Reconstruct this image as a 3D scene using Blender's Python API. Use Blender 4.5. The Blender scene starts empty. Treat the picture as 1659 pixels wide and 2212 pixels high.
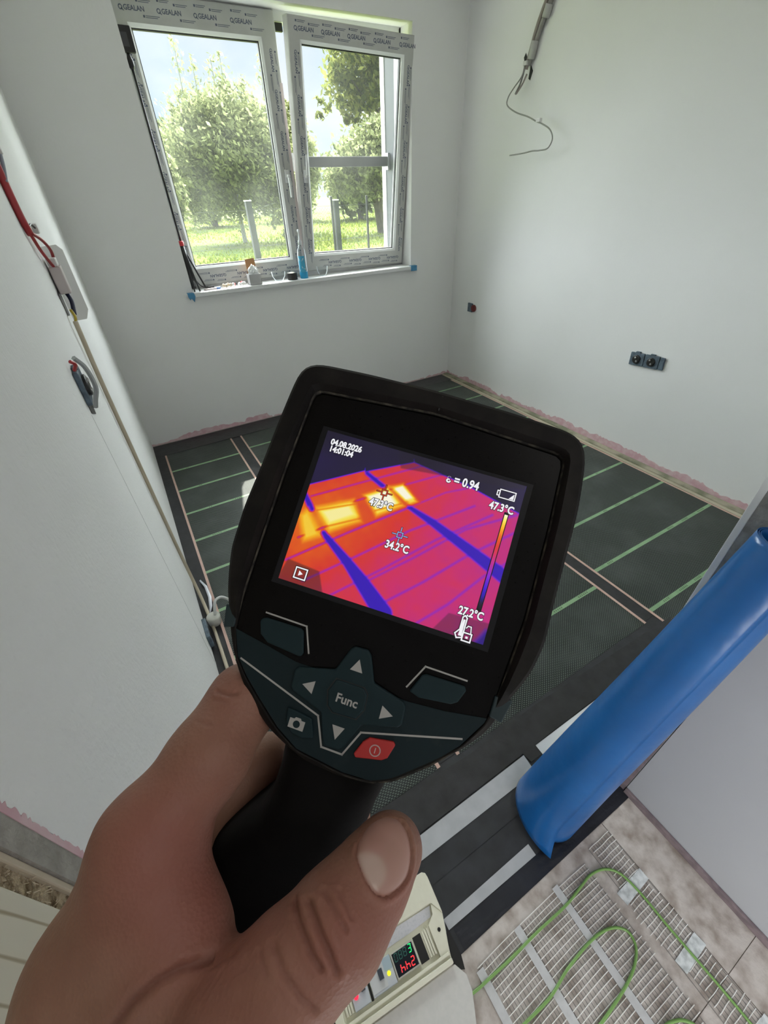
import bpy, bmesh, math, random
import numpy as np
from mathutils import Matrix, Vector

# ------------------------------------------------------------------ camera, light, exposure
CAM = Matrix([[0.86231, 0.331512, -0.382782, 0.0], [-0.505407, 0.516571, -0.691171, 0.0], [-0.031397, 0.789464, 0.612993, 1.5], [0.0, 0.0, 0.0, 1.0]])
DEV = Matrix([[0.68532, 0.611923, -0.394826, 0.056743], [-0.70312, 0.414815, -0.577538, 0.090719], [-0.189629, 0.673409, 0.714536, 1.407601], [0.0, 0.0, 0.0, 1.0]])
FPX = 892.803
sc = bpy.context.scene
COL = sc.collection
cd = bpy.data.cameras.new('camera')
cd.sensor_fit = 'HORIZONTAL'; cd.sensor_width = 36.0
cd.lens = 36.0*FPX/1659.0
cd.clip_start = 0.01; cd.clip_end = 400
cam = bpy.data.objects.new('camera', cd); COL.objects.link(cam)
cam.matrix_world = CAM
sc.camera = cam
vs = sc.view_settings
vs.view_transform = 'Standard'; vs.look = 'None'; vs.gamma = 1.0; vs.exposure = 0.0; vs.use_curve_mapping = False

world = bpy.data.worlds.new('sky'); sc.world = world; world.use_nodes = True
wn = world.node_tree.nodes; wl = world.node_tree.links
for n in list(wn): wn.remove(n)
wo = wn.new('ShaderNodeOutputWorld'); bg = wn.new('ShaderNodeBackground')
tc = wn.new('ShaderNodeTexCoord'); mp = wn.new('ShaderNodeMapping'); nz = wn.new('ShaderNodeTexNoise')
mp.inputs['Scale'].default_value = (1.0, 1.0, 2.5); nz.inputs['Scale'].default_value = 2.2; nz.inputs['Detail'].default_value = 5
rp = wn.new('ShaderNodeValToRGB')
rp.color_ramp.elements[0].position = 0.40; rp.color_ramp.elements[0].color = (0.60, 0.75, 0.93, 1)
rp.color_ramp.elements[1].position = 0.62; rp.color_ramp.elements[1].color = (0.93, 0.96, 1.0, 1)
wl.new(tc.outputs['Generated'], mp.inputs['Vector']); wl.new(mp.outputs['Vector'], nz.inputs['Vector'])
wl.new(nz.outputs['Fac'], rp.inputs['Fac']); wl.new(rp.outputs['Color'], bg.inputs['Color'])
wl.new(bg.outputs['Background'], wo.inputs['Surface'])
bg.inputs['Strength'].default_value = 1.1

def sun(name, d, energy, angle, color):
    l = bpy.data.lights.new(name, 'SUN'); l.energy = energy; l.angle = angle; l.color = color
    o = bpy.data.objects.new(name, l); COL.objects.link(o)
    o.rotation_euler = Vector(d).to_track_quat('-Z', 'Y').to_euler(); o.location = (3, 12, 9)
    return o
sun('sun', (-0.145, -0.636, -0.758), 9.0, math.radians(0.6), (1.0, 0.95, 0.86))
sun('sky_fill_sun', (-0.24, -0.84, -0.48), 38.0, math.radians(112), (0.94, 0.98, 1.0))  # added very broad sun, fills the room through the window
def area(name, loc, d, sx, sy, energy, color):
    l = bpy.data.lights.new(name, 'AREA'); l.shape = 'RECTANGLE'; l.size = sx; l.size_y = sy; l.energy = energy; l.color = color
    o = bpy.data.objects.new(name, l); COL.objects.link(o); o.location = loc
    o.rotation_euler = Vector(d).to_track_quat('-Z', 'Y').to_euler()
    return o
area('hall_ceiling_fill', (0.36, -1.1, 2.5), (0, 0, -1), 0.6, 1.4, 5.0, (1.0, 0.96, 0.90))  # added fill above the hall, no fitting behind it
area('hall_side_fill', (-0.12, -1.25, 0.52), (1, 0.12, -0.1), 1.3, 0.85, 22.0, (0.97, 0.98, 1.0))  # added low fill for hall wall and floor, no real opening there
area('room_ceiling_fill', (1.3, 1.75, 2.66), (0, 0, -1), 2.4, 2.6, 6.5, (1.0, 0.975, 0.94))  # added ceiling-wide fill; the room itself has only daylight

# ------------------------------------------------------------------ helpers
def mat(name, col=(0.8,0.8,0.8), rough=0.6, metal=0.0, spec=0.5, emit=None, es=1.0, noise=None, bump=None, alpha=None, coat=0, trans=0):
    """noise=(scale, colour2, lo, hi); bump=(scale, strength, distance)"""
    m = bpy.data.materials.new(name); m.use_nodes = True
    nt = m.node_tree; b = nt.nodes['Principled BSDF']
    b.inputs['Base Color'].default_value = (*col, 1); b.inputs['Roughness'].default_value = rough
    b.inputs['Metallic'].default_value = metal; b.inputs['Specular IOR Level'].default_value = spec
    b.inputs['Coat Weight'].default_value = coat
    if trans: b.inputs['Transmission Weight'].default_value = trans
    t = nt.nodes.new('ShaderNodeTexCoord')
    if emit:
        b.inputs['Emission Color'].default_value = (*emit, 1); b.inputs['Emission Strength'].default_value = es
    if noise:
        n = nt.nodes.new('ShaderNodeTexNoise'); n.inputs['Scale'].default_value = noise[0]; n.inputs['Detail'].default_value = 6
        r = nt.nodes.new('ShaderNodeValToRGB'); e = r.color_ramp.elements
        e[0].position = noise[2]; e[1].position = noise[3]; e[0].color = (*noise[1], 1); e[1].color = (*col, 1)
        nt.links.new(t.outputs['Object'], n.inputs['Vector']); nt.links.new(n.outputs['Fac'], r.inputs['Fac'])
        nt.links.new(r.outputs['Color'], b.inputs['Base Color'])
    if bump:
        n2 = nt.nodes.new('ShaderNodeTexNoise'); n2.inputs['Scale'].default_value = bump[0]; n2.inputs['Detail'].default_value = 4
        bp = nt.nodes.new('ShaderNodeBump'); bp.inputs['Strength'].default_value = bump[1]; bp.inputs['Distance'].default_value = bump[2]
        nt.links.new(t.outputs['Object'], n2.inputs['Vector']); nt.links.new(n2.outputs['Fac'], bp.inputs['Height'])
        nt.links.new(bp.outputs['Normal'], b.inputs['Normal'])
    if alpha is not None: b.inputs['Alpha'].default_value = alpha
    return m

def props(o, label=None, cat=None, group=None, kind=None):
    if label: o['label'] = label
    if cat: o['category'] = cat
    if group: o['group'] = group
    if kind: o['kind'] = kind
    return o

def link(name, me, m=None, parent=None):
    o = bpy.data.objects.new(name, me); COL.objects.link(o)
    if m is not None:
        for k in (m if isinstance(m, (list, tuple)) else [m]): me.materials.append(k)
    if parent is not None: o.parent = parent
    return o

def obj(name, bm, m, parent=None, smooth=False, bevel=0, seg=2, angle=40):
    me = bpy.data.meshes.new(name)
    bmesh.ops.recalc_face_normals(bm, faces=bm.faces[:])
    bm.to_mesh(me); bm.free()
    if smooth:
        me.shade_smooth()
        if smooth != True: me.set_sharp_from_angle(angle=math.radians(smooth))
    o = link(name, me, m, parent)
    if bevel:
        md = o.modifiers.new('bevel', 'BEVEL'); md.width = bevel; md.segments = seg; md.limit_method = 'ANGLE'; md.angle_limit = math.radians(angle)
        md.harden_normals = False
    return o

def pm(name, verts, faces, m, parent=None, smooth=False):
    me = bpy.data.meshes.new(name); me.from_pydata([tuple(v) for v in verts], [], faces); me.update()
    if smooth: me.shade_smooth()
    return link(name, me, m, parent)

def empty(name, loc=(0,0,0), rz=0, parent=None, mw=None):
    o = bpy.data.objects.new(name, None); COL.objects.link(o); o.empty_display_size = 0.05
    if mw is not None: o.matrix_world = mw
    else:
        o.location = loc; o.rotation_euler = (0,0,rz)
    if parent: o.parent = parent
    return o

def NB(): return bmesh.new()
def box(bm, x0, x1, y0, y1, z0, z1, M=None, mi=0):
    vs_ = [bm.verts.new((x,y,z)) for z in (z0,z1) for y in (y0,y1) for x in (x0,x1)]
    if M is not None:
        for v in vs_: v.co = M @ v.co
    for f in ((0,2,3,1),(4,5,7,6),(0,1,5,4),(2,6,7,3),(0,4,6,2),(1,3,7,5)):
        fc = bm.faces.new([vs_[i] for i in f]); fc.material_index = mi
    return vs_
def B(x0,x1,y0,y1,z0,z1,M=None):
    bm = NB(); box(bm,x0,x1,y0,y1,z0,z1,M); return bm
def prism(bm, pts, z0, z1, M=None):
    a = [bm.verts.new((p[0],p[1],z0)) for p in pts]; b = [bm.verts.new((p[0],p[1],z1)) for p in pts]
    if M is not None:
        for v in a+b: v.co = M @ v.co
    n = len(pts)
    bm.faces.new(a[::-1]); bm.faces.new(b)
    for i in range(n): bm.faces.new((a[i],a[(i+1)%n],b[(i+1)%n],b[i]))
def P(pts,z0,z1,M=None):
    bm = NB(); prism(bm,pts,z0,z1,M); return bm

def catmull(pts, n=8):
    pts = [Vector(p) for p in pts]; out = []
    ext = [pts[0]*2-pts[1]] + pts + [pts[-1]*2-pts[-2]]
    for i in range(1, len(ext)-2):
        p0,p1,p2,p3 = ext[i-1:i+3]
        for k in range(n):
            t = k/n
            out.append(0.5*((2*p1)+(p2-p0)*t+(2*p0-5*p1+4*p2-p3)*t*t+(3*p1-p0-3*p2+p3)*t**3))
    out.append(pts[-1]); return out
def tube(bm, pts, r, seg=8, n=6, smooth=True, cap=True):
    P_ = catmull(pts, n) if (smooth and len(pts) > 2) else [Vector(p) for p in pts]
    m = len(P_); rs = r if isinstance(r,(list,tuple)) else None
    prev = None; rings = []
    for i,p in enumerate(P_):
        d = (P_[min(i+1,m-1)]-P_[max(i-1,0)]).normalized()
        if prev is None:
            u = d.orthogonal().normalized()
        else:
            u = (prev - d*prev.dot(d)).normalized()
        prev = u; w = d.cross(u)
        rr = r if rs is None else rs[0]+(rs[1]-rs[0])*i/(m-1)
        rings.append([bm.verts.new(p+rr*(math.cos(2*math.pi*k/seg)*u+math.sin(2*math.pi*k/seg)*w)) for k in range(seg)])
    for a,b in zip(rings, rings[1:]):
        for k in range(seg): bm.faces.new((a[k],a[(k+1)%seg],b[(k+1)%seg],b[k]))
    if cap: bm.faces.new(rings[0][::-1]); bm.faces.new(rings[-1])
def TB(pts,r,seg=8,n=6,smooth=True):
    bm = NB(); tube(bm,pts,r,seg,n,smooth); return bm
def lathe(bm, prof, c=(0,0,0), seg=24, M=None):
    c = Vector(c); rings = []
    for (r,z) in prof:
        ring = []
        for k in range(seg):
            a = 2*math.pi*k/seg; co = Vector((r*math.cos(a), r*math.sin(a), z))
            if M is not None: co = M @ co
            ring.append(bm.verts.new(co+c))
        rings.append(ring)
    for a,b in zip(rings, rings[1:]):
        for k in range(seg): bm.faces.new((a[k],a[(k+1)%seg],b[(k+1)%seg],b[k]))
    bm.faces.new(rings[0][::-1]); bm.faces.new(rings[-1])
def LT(prof,c=(0,0,0),seg=24,M=None):
    bm = NB(); lathe(bm,prof,c,seg,M); return bm

_tc = {}
def text_mesh(s, size, off=0.0, ext=0.0, align='LEFT', spacing=1.0):
    k = (s,size,off,ext,align,spacing)
    if k in _tc: return _tc[k]
    cu = bpy.data.curves.new('t','FONT'); cu.body = s; cu.size = size; cu.offset = off; cu.extrude = ext
    cu.align_x = align; cu.space_character = spacing; cu.resolution_u = 3
    o = bpy.data.objects.new('t', cu); COL.objects.link(o)
    dg = bpy.context.evaluated_depsgraph_get(); dg.update()
    me = bpy.data.meshes.new_from_object(o.evaluated_get(dg))
    vv = [tuple(v.co) for v in me.vertices]; ff = [tuple(p.vertices) for p in me.polygons]
    bpy.data.objects.remove(o); bpy.data.curves.remove(cu); bpy.data.meshes.remove(me)
    _tc[k] = (vv, ff); return vv, ff
def add_text(bm, s, size, M, off=0.0, ext=0.0, align='LEFT', spacing=1.0):
    vv, ff = text_mesh(s, size, off, ext, align, spacing)
    vs_ = [bm.verts.new(M @ Vector(v)) for v in vv]
    for f in ff:
        try: bm.faces.new([vs_[i] for i in f])
        except ValueError: pass

RND = random.Random(7)

# ------------------------------------------------------------------ materials
m_wall = mat('wall_paint', (0.79,0.79,0.785), 0.9, spec=0.2, noise=(1.3,(0.76,0.76,0.755),0.35,0.65), bump=(60,0.25,0.002))
m_wall_l = mat('wall_paint_left', (0.80,0.80,0.795), 0.9, spec=0.2, noise=(2.0,(0.77,0.77,0.765),0.35,0.65), bump=(110,0.6,0.0025))
m_ceil = mat('ceiling_paint', (0.78,0.78,0.77), 0.9, spec=0.2)
m_plaster = mat('grey_plaster', (0.38,0.36,0.33), 0.95, spec=0.1, noise=(60,(0.27,0.255,0.23),0.3,0.65), bump=(160,0.9,0.003))
m_pink = mat('pink_primer', (0.60,0.38,0.42), 0.85, spec=0.2, noise=(30,(0.66,0.50,0.52),0.35,0.6))
m_trimgrey = mat('grey_pink_trim', (0.28,0.22,0.23), 0.85, spec=0.2, noise=(40,(0.20,0.16,0.17),0.35,0.6))
m_foam = mat('fibre_foam', (0.60,0.49,0.34), 1.0, spec=0.05, noise=(120,(0.20,0.14,0.08),0.38,0.62), bump=(220,1.0,0.006))
m_cream = mat('cream_bead', (0.62,0.54,0.42), 0.7, spec=0.2, noise=(20,(0.52,0.45,0.34),0.3,0.7))
m_brown = mat('brown_putty', (0.33,0.22,0.11), 0.8, noise=(60,(0.16,0.09,0.04),0.35,0.6))
m_screed = mat('screed', (0.60,0.55,0.51), 0.95, spec=0.15, noise=(22,(0.33,0.275,0.235),0.32,0.60), bump=(90,0.7,0.002))
m_blackfilm = mat('black_film', (0.020,0.021,0.024), 0.42, spec=0.5, noise=(14,(0.034,0.036,0.042),0.35,0.65), bump=(25,0.35,0.004))
m_greystrip = mat('grey_tape', (0.47,0.48,0.50), 0.5, noise=(25,(0.42,0.43,0.45),0.35,0.65))
m_white = mat('white_plastic', (0.72,0.73,0.74), 0.35, noise=(6,(0.66,0.665,0.67),0.3,0.7))
m_foil = mat('protective_foil', (0.52,0.525,0.51), 0.5, noise=(9,(0.45,0.455,0.44),0.3,0.7), bump=(40,0.15,0.001))
m_pinkfoil = mat('pinkish_foil', (0.62,0.54,0.53), 0.5)
m_print = mat('foil_print', (0.10,0.115,0.17), 0.7)
m_black = mat('black_plastic', (0.012,0.012,0.012), 0.45)
m_blackmetal = mat('black_metal', (0.02,0.02,0.022), 0.35)
m_red = mat('red_plastic', (0.55,0.03,0.04), 0.4)
m_bluetape = mat('blue_tape', (0.06,0.24,0.42), 0.5, noise=(40,(0.04,0.18,0.34),0.3,0.7))
m_steel = mat('steel', (0.5,0.5,0.5), 0.35, metal=0.9)
m_cable = mat('cream_cable', (0.50,0.44,0.33), 0.5)
m_redwire = mat('red_wire', (0.36,0.03,0.035), 0.4)
m_blkwire = mat('black_wire', (0.02,0.02,0.02), 0.4)
m_slate = mat('slate_box', (0.10,0.14,0.18), 0.6, noise=(60,(0.05,0.07,0.09),0.3,0.6))
m_bus = mat('copper_busbar', (0.62,0.42,0.36), 0.5, noise=(30,(0.55,0.36,0.30),0.3,0.7))
m_green = mat('green_stripe', (0.27,0.43,0.24), 0.55, noise=(18,(0.20,0.34,0.19),0.3,0.6))
m_edge = mat('olive_edge_strip', (0.40,0.37,0.28), 0.8, noise=(9,(0.20,0.21,0.14),0.4,0.6))
m_grcable = mat('green_cable', (0.20,0.38,0.10), 0.4)
m_thread = mat('fibre_thread', (0.88,0.87,0.84), 0.7)
m_dthread = mat('grey_thread', (0.22,0.21,0.20), 0.7)
m_masktape = mat('translucent_tape', (0.62,0.62,0.62), 0.4, noise=(60,(0.55,0.55,0.55),0.3,0.7))
m_wood = mat('pale_wood', (0.50,0.46,0.37), 0.7)
m_grass = mat('grass', (0.20,0.25,0.035), 0.9, spec=0.1, noise=(1.2,(0.09,0.14,0.03),0.35,0.62))

def glass_mat():
    m = bpy.data.materials.new('window_glass'); m.use_nodes = True; nt = m.node_tree
    for n in list(nt.nodes): nt.nodes.remove(n)
    o = nt.nodes.new('ShaderNodeOutputMaterial'); t = nt.nodes.new('ShaderNodeBsdfTransparent'); g = nt.nodes.new('ShaderNodeBsdfGlossy')
    d = nt.nodes.new('ShaderNodeBsdfTranslucent'); g.inputs['Roughness'].default_value = 0.02
    t.inputs['Color'].default_value = (0.96,0.98,0.97,1)
    a = nt.nodes.new('ShaderNodeMixShader'); a.inputs[0].default_value = 0.025
    b = nt.nodes.new('ShaderNodeMixShader')
    tcn = nt.nodes.new('ShaderNodeTexCoord'); nn = nt.nodes.new('ShaderNodeTexNoise'); nn.inputs['Scale'].default_value = 2.0; nn.inputs['Detail'].default_value = 4
    mr = nt.nodes.new('ShaderNodeMapRange'); mr.inputs['From Min'].default_value = 0.35; mr.inputs['From Max'].default_value = 0.7
    mr.inputs['To Min'].default_value = 0.005; mr.inputs['To Max'].default_value = 0.020
    nt.links.new(tcn.outputs['Object'], nn.inputs['Vector']); nt.links.new(nn.outputs['Fac'], mr.inputs['Value']); nt.links.new(mr.outputs['Result'], b.inputs[0])
    d.inputs['Color'].default_value = (0.8,0.82,0.8,1)
    nt.links.new(t.outputs[0], a.inputs[1]); nt.links.new(g.outputs[0], a.inputs[2])
    nt.links.new(a.outputs[0], b.inputs[1]); nt.links.new(d.outputs[0], b.inputs[2]); nt.links.new(b.outputs[0], o.inputs['Surface'])
    return m
m_glass = glass_mat()
def clear_mat():
    m = bpy.data.materials.new('clear_plastic'); m.use_nodes = True; nt = m.node_tree
    for n in list(nt.nodes): nt.nodes.remove(n)
    o = nt.nodes.new('ShaderNodeOutputMaterial'); t = nt.nodes.new('ShaderNodeBsdfTransparent'); g = nt.nodes.new('ShaderNodeBsdfGlossy')
    g.inputs['Roughness'].default_value = 0.12; g = nt.nodes.new('ShaderNodeBsdfTranslucent'); g.inputs['Color'].default_value = (0.9,0.95,1.0,1)
    f = nt.nodes.new('ShaderNodeLayerWeight'); f.inputs['Blend'].default_value = 0.10
    a = nt.nodes.new('ShaderNodeMixShader'); t.inputs['Color'].default_value = (0.93,0.95,0.96,1)
    nt.links.new(f.outputs['Fresnel'], a.inputs[0]); nt.links.new(t.outputs[0], a.inputs[1]); nt.links.new(g.outputs[0], a.inputs[2]); nt.links.new(a.outputs[0], o.inputs['Surface'])
    return m
m_clear = clear_mat()

def mesh_field_mat():
    """dark carbon film with staggered rows of small pale green dots"""
    m = mat('carbon_mesh', (0.03,0.035,0.035), 0.42, spec=0.3); nt = m.node_tree; b = nt.nodes['Principled BSDF']
    g = nt.nodes.new('ShaderNodeNewGeometry'); s = nt.nodes.new('ShaderNodeSeparateXYZ'); nt.links.new(g.outputs['Position'], s.inputs[0])
    def M(op, *a, clamp=False):
        n = nt.nodes.new('ShaderNodeMath'); n.operation = op; n.use_clamp = clamp
        for i,v in enumerate(a):
            if isinstance(v,(int,float)): n.inputs[i].default_value = v
            else: nt.links.new(v, n.inputs[i])
        return n.outputs[0]
    px, py = 0.0115, 0.0105
    row = M('FLOOR', M('DIVIDE', s.outputs['Y'], py*0.5))
    sh = M('MULTIPLY', M('MODULO', M('ADD', row, 1000), 2), 0.5)
    u = M('SUBTRACT', M('FRACT', M('ADD', M('ADD', M('DIVIDE', s.outputs['X'], px), sh), 100)), 0.5)
    v = M('SUBTRACT', M('FRACT', M('ADD', M('DIVIDE', s.outputs['Y'], py*0.5), 1000)), 0.5)
    d = M('MAXIMUM', M('MULTIPLY', M('ABSOLUTE', u), 1.0), M('MULTIPLY', M('ABSOLUTE', v), 0.85))
    k = M('LESS_THAN', d, 0.25)
    mix = nt.nodes.new('ShaderNodeMixRGB'); mix.inputs[2].default_value = (0.125,0.150,0.130,1)
    n = nt.nodes.new('ShaderNodeTexNoise'); n.inputs['Scale'].default_value = 5; n.inputs['Detail'].default_value = 6
    r = nt.nodes.new('ShaderNodeValToRGB'); r.color_ramp.elements[0].position = 0.45; r.color_ramp.elements[1].position = 0.75
    r.color_ramp.elements[0].color = (0.012,0.015,0.015,1); r.color_ramp.elements[1].color = (0.05,0.055,0.056,1)
    nt.links.new(g.outputs['Position'], n.inputs['Vector']); nt.links.new(n.outputs['Fac'], r.inputs['Fac'])
    nt.links.new(r.outputs['Color'], mix.inputs[1]); nt.links.new(k, mix.inputs[0]); nt.links.new(mix.outputs[0], b.inputs['Base Color'])
    return m
m_mesh = mesh_field_mat()

def wood_grain():
    nt = m_wood.node_tree; b = nt.nodes['Principled BSDF']
    t = nt.nodes.new('ShaderNodeTexCoord'); mp_ = nt.nodes.new('ShaderNodeMapping'); w = nt.nodes.new('ShaderNodeTexWave')
    mp_.inputs['Scale'].default_value = (1.0, 10.0, 1.0)
    w.bands_direction = 'Y'; w.inputs['Scale'].default_value = 1.9; w.inputs['Distortion'].default_value = 4.5; w.inputs['Detail'].default_value = 3; w.inputs['Detail Scale'].default_value = 1.5
    r = nt.nodes.new('ShaderNodeValToRGB'); e = r.color_ramp.elements
    e[0].position = 0.0; e[0].color = (0.36,0.30,0.20,1); e[1].position = 0.05; e[1].color = (0.64,0.60,0.49,1)
    nt.links.new(t.outputs['Object'], mp_.inputs[0]); nt.links.new(mp_.outputs[0], w.inputs['Vector']); nt.links.new(w.outputs['Fac'], r.inputs['Fac']); nt.links.new(r.outputs['Color'], b.inputs['Base Color'])
wood_grain()

# ------------------------------------------------------------------ room shell
XL, XR, YB = -0.151, 2.66, 3.35
CEIL = 2.72
def struct(name, bm, m, **k):
    o = obj(name, bm, m, **k); o['kind'] = 'structure'; return o
struct('floor', B(XL-0.12, XR+0.12, -2.6, 3.75, -0.12, -0.004), m_screed)
struct('ceiling', B(XL-0.12, XR+0.12, -2.6, 3.75, CEIL, CEIL+0.12), m_ceil)
# left wall of the room ends at the doorway
struct('wall_left', B(XL-0.12, XL, 0.185, YB+0.4, -0.004, CEIL), m_wall_l)
struct('wall_right', B(XR, XR+0.12, 0.065, YB+0.4, -0.004, CEIL), m_wall)
WX0, WX1, WZ0, WZ1 = 0.448, 2.205, 0.985, 2.352
bm = NB()
box(bm, XL-0.0, WX0, YB, YB+0.40, -0.004, CEIL); box(bm, WX1, XR, YB, YB+0.40, -0.004, CEIL)
box(bm, WX0, WX1, YB, YB+0.40, -0.004, WZ0); box(bm, WX0, WX1, YB, YB+0.40, WZ1, CEIL)
struct('wall_back', bm, m_wall)
# door wall between room and hall
bm = NB(); box(bm, 0.8555, XR, 0.066, 0.185, -0.004, CEIL); box(bm, XL, 0.8555, 0.066, 0.185, 2.12, CEIL)
struct('wall_doorway', bm, m_wall)
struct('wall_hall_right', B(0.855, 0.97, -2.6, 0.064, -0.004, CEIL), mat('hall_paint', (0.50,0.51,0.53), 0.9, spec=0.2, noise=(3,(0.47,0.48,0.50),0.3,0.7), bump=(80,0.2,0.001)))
struct('wall_hall_left', B(XL-0.12, XL-0.02, -2.6, 0.125, -0.004, CEIL), m_wall)
struct('wall_hall_back', B(XL-0.12, 0.97, -2.72, -2.6, -0.004, CEIL), m_wall)
# left doorway reveal, from the painted wall towards the viewer: plaster, cream bead, fibre, putty line, board
def vstrip(name, y0, y1, x1, m, kind=True, bev=0.0, jag=0.0, n=1, z1=2.12):
    bm = NB()
    if jag == 0: box(bm, XL-0.10, x1, y0, y1, -0.004, z1)
    else:
        N = 900; rows = []
        for i in range(N+1):
            z = -0.004 + z1*i/N
            yy = y1 + jag*(RND.random()-0.35)*(0.35+0.65*abs(math.sin(i*0.07)*math.sin(i*0.023+1)))
            rows.append([bm.verts.new((XL-0.01,y0,z)), bm.verts.new((x1,y0,z)), bm.verts.new((x1,yy,z)), bm.verts.new((XL-0.01,yy,z))])
        for a,b in zip(rows, rows[1:]):
            for k in range(4): bm.faces.new((a[k],a[(k+1)%4],b[(k+1)%4],b[k]))
    o = obj(name, bm, m, bevel=bev); o['kind'] = 'structure'; return o
vstrip('trim_1', 0.1800, 0.1845, XL+0.0006, m_pink, jag=0.006)
vstrip('trim_2', 0.1635, 0.1802, XL+0.0002, m_plaster)
vstrip('trim_3', 0.1592, 0.1635, XL-0.0015, m_cream, bev=0.001)
vstrip('trim_4', 0.1475, 0.1592, XL-0.0045, m_foam)
vstrip('trim_5', 0.1445, 0.1475, XL-0.002, m_brown)
for (y0,y1) in ((0.0960,0.1443),(0.0535,0.0955),(0.008,0.0530)):
    pass
board = empty('door_1'); board['kind'] = 'structure'
obj('jamb_board', B(XL-0.02, XL+0.0025, -0.02, 0.1440, -0.003, 2.11), m_wood, board, bevel=0.0015)
# fibre fuzz standing out of the joint
bm = NB()
for i in range(1500):
    z = RND.uniform(0.6,1.7); y = RND.uniform(0.1475,0.1595); a = RND.uniform(0,6.28); L_ = RND.uniform(0.001,0.0035)
    p = Vector((XL-0.0046+RND.random()*0.002, y, z)); q = p+Vector((RND.uniform(0,0.0022), math.cos(a)*L_*0.6, math.sin(a)*L_)); w = Vector((0,math.sin(a),-math.cos(a)))*0.0003
    bm.faces.new([bm.verts.new(p-w), bm.verts.new(p+w), bm.verts.new(q+w), bm.verts.new(q-w)])
o = obj('wood_fibre', bm, mat('pale_fibre', (0.56,0.47,0.34), 1.0)); props(o, 'frayed pale fibre packing in the joint beside the wooden door jamb', 'fibre', kind='stuff')

# right doorway reveal: bead, plaster, fibre board, frame edge
def rstrip(name, y0, y1, x0, m, bev=0.0):
    o = obj(name, B(x0, 0.853, y0, y1, -0.003, 2.12), m, bevel=bev); o['kind'] = 'structure'; return o
rstrip('trim_6', 0.176, 0.1875, 0.8475, mat('corner_bead', (0.74,0.76,0.76), 0.5), bev=0.001)
rstrip('trim_7', 0.140, 0.176, 0.8495, mat('crumpled_plaster', (0.33,0.33,0.315), 0.7, noise=(40,(0.22,0.22,0.205),0.35,0.6), bump=(60,0.9,0.006)))
rstrip('trim_8', 0.108, 0.140, 0.8515, mat('fibre_board', (0.23,0.19,0.145), 1.0, noise=(90,(0.12,0.095,0.07),0.3,0.65), bump=(120,1,0.005)))
rstrip('trim_9', 0.066, 0.108, 0.8505, m_trimgrey)

# primer showing along the wall feet (irregular upper edge)
def primer(name, ax, a0, a1, off, h, m, seed, sgn=1, prob=1.0, z0=-0.003):
    r = random.Random(seed); bm = NB(); N = int((a1-a0)/0.012); cur = h*0.6; prev = None
    for i in range(N+1):
        a = a0+(a1-a0)*i/N
        cur += (r.random()-0.5)*h*0.28; cur = min(max(cur, h*0.35), h*1.15)
        if r.random() < 0.03: cur = h*r.random()
        hh = cur+r.random()*h*0.08
        if ax == 'x': p = [(a,off,z0),(a,off+sgn*0.0016,z0),(a,off+sgn*0.0016,z0+hh),(a,off,z0+hh)]
        else: p = [(off,a,z0),(off+sgn*0.0016,a,z0),(off+sgn*0.0016,a,z0+hh),(off,a,z0+hh)]
        ring = [bm.verts.new(v) for v in p]
        if prev:
            for k in range(4): bm.faces.new((prev[k],prev[(k+1)%4],ring[(k+1)%4],ring[k]))
        prev = ring
    o = obj(name, bm, m); o['kind'] = 'structure'
primer('baseboard_back', 'x', XL, XR, YB, 0.045, m_pink, 3, -1)
primer('baseboard_right', 'y', 0.19, YB, XR, 0.055, m_pink, 4, -1)
o = struct('baseboard_hall', B(0.846, 0.855, -2.6, 0.064, -0.003, 0.022), m_trimgrey, bevel=0.002)
struct('trim_10', B(XL, XR, YB-0.006, YB-0.0018, -0.003, 0.006), m_plaster)

# faint shading on the left wall is put in as a slightly raised strip
m_fill = mat('filler', (0.70,0.71,0.71), 0.9)

# ------------------------------------------------------------------ window
win = empty('window_1'); win['kind'] = 'structure'
FY = 3.47         # inner face of the closed casement
# fixed frame
bm = NB()
for (x0,x1,z0,z1) in ((WX0-0.03,WX0+0.035,WZ0,WZ1),(WX1-0.02,WX1+0.03,WZ0,WZ1),(WX0,WX1,WZ1-0.045,WZ1+0.02),(WX0,WX1,WZ0-0.02,WZ0+0.045)):
    box(bm, x0,x1, FY+0.018, FY+0.085, z0, z1)
obj('window_frame', bm, m_white, win, bevel=0.004)
m_gasket = mat('black_gasket', (0.02,0.02,0.022), 0.6)
def qcircle(bm, cx, cz, r, M):
    N = 14; pa = []; pb = []
    for i in range(N):
        a = 2*math.pi*i/N; pa.append(bm.verts.new(M@Vector((cx+r*math.cos(a), cz+r*math.sin(a), 0)))); pb.append(bm.verts.new(M@Vector((cx+0.62*r*math.cos(a), cz+0.62*r*math.sin(a), 0))))
    for i in range(N): bm.faces.new((pa[i],pa[(i+1)%N],pb[(i+1)%N],pb[i]))
    vv = [(cx+0.1*r,cz-0.4*r),(cx+0.5*r,cz-0.15*r),(cx+1.5*r,cz-1.25*r),(cx+0.9*r,cz-1.2*r)]
    bm.faces.new([bm.verts.new(M@Vector((a,b,0))) for a,b in vv])
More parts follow.
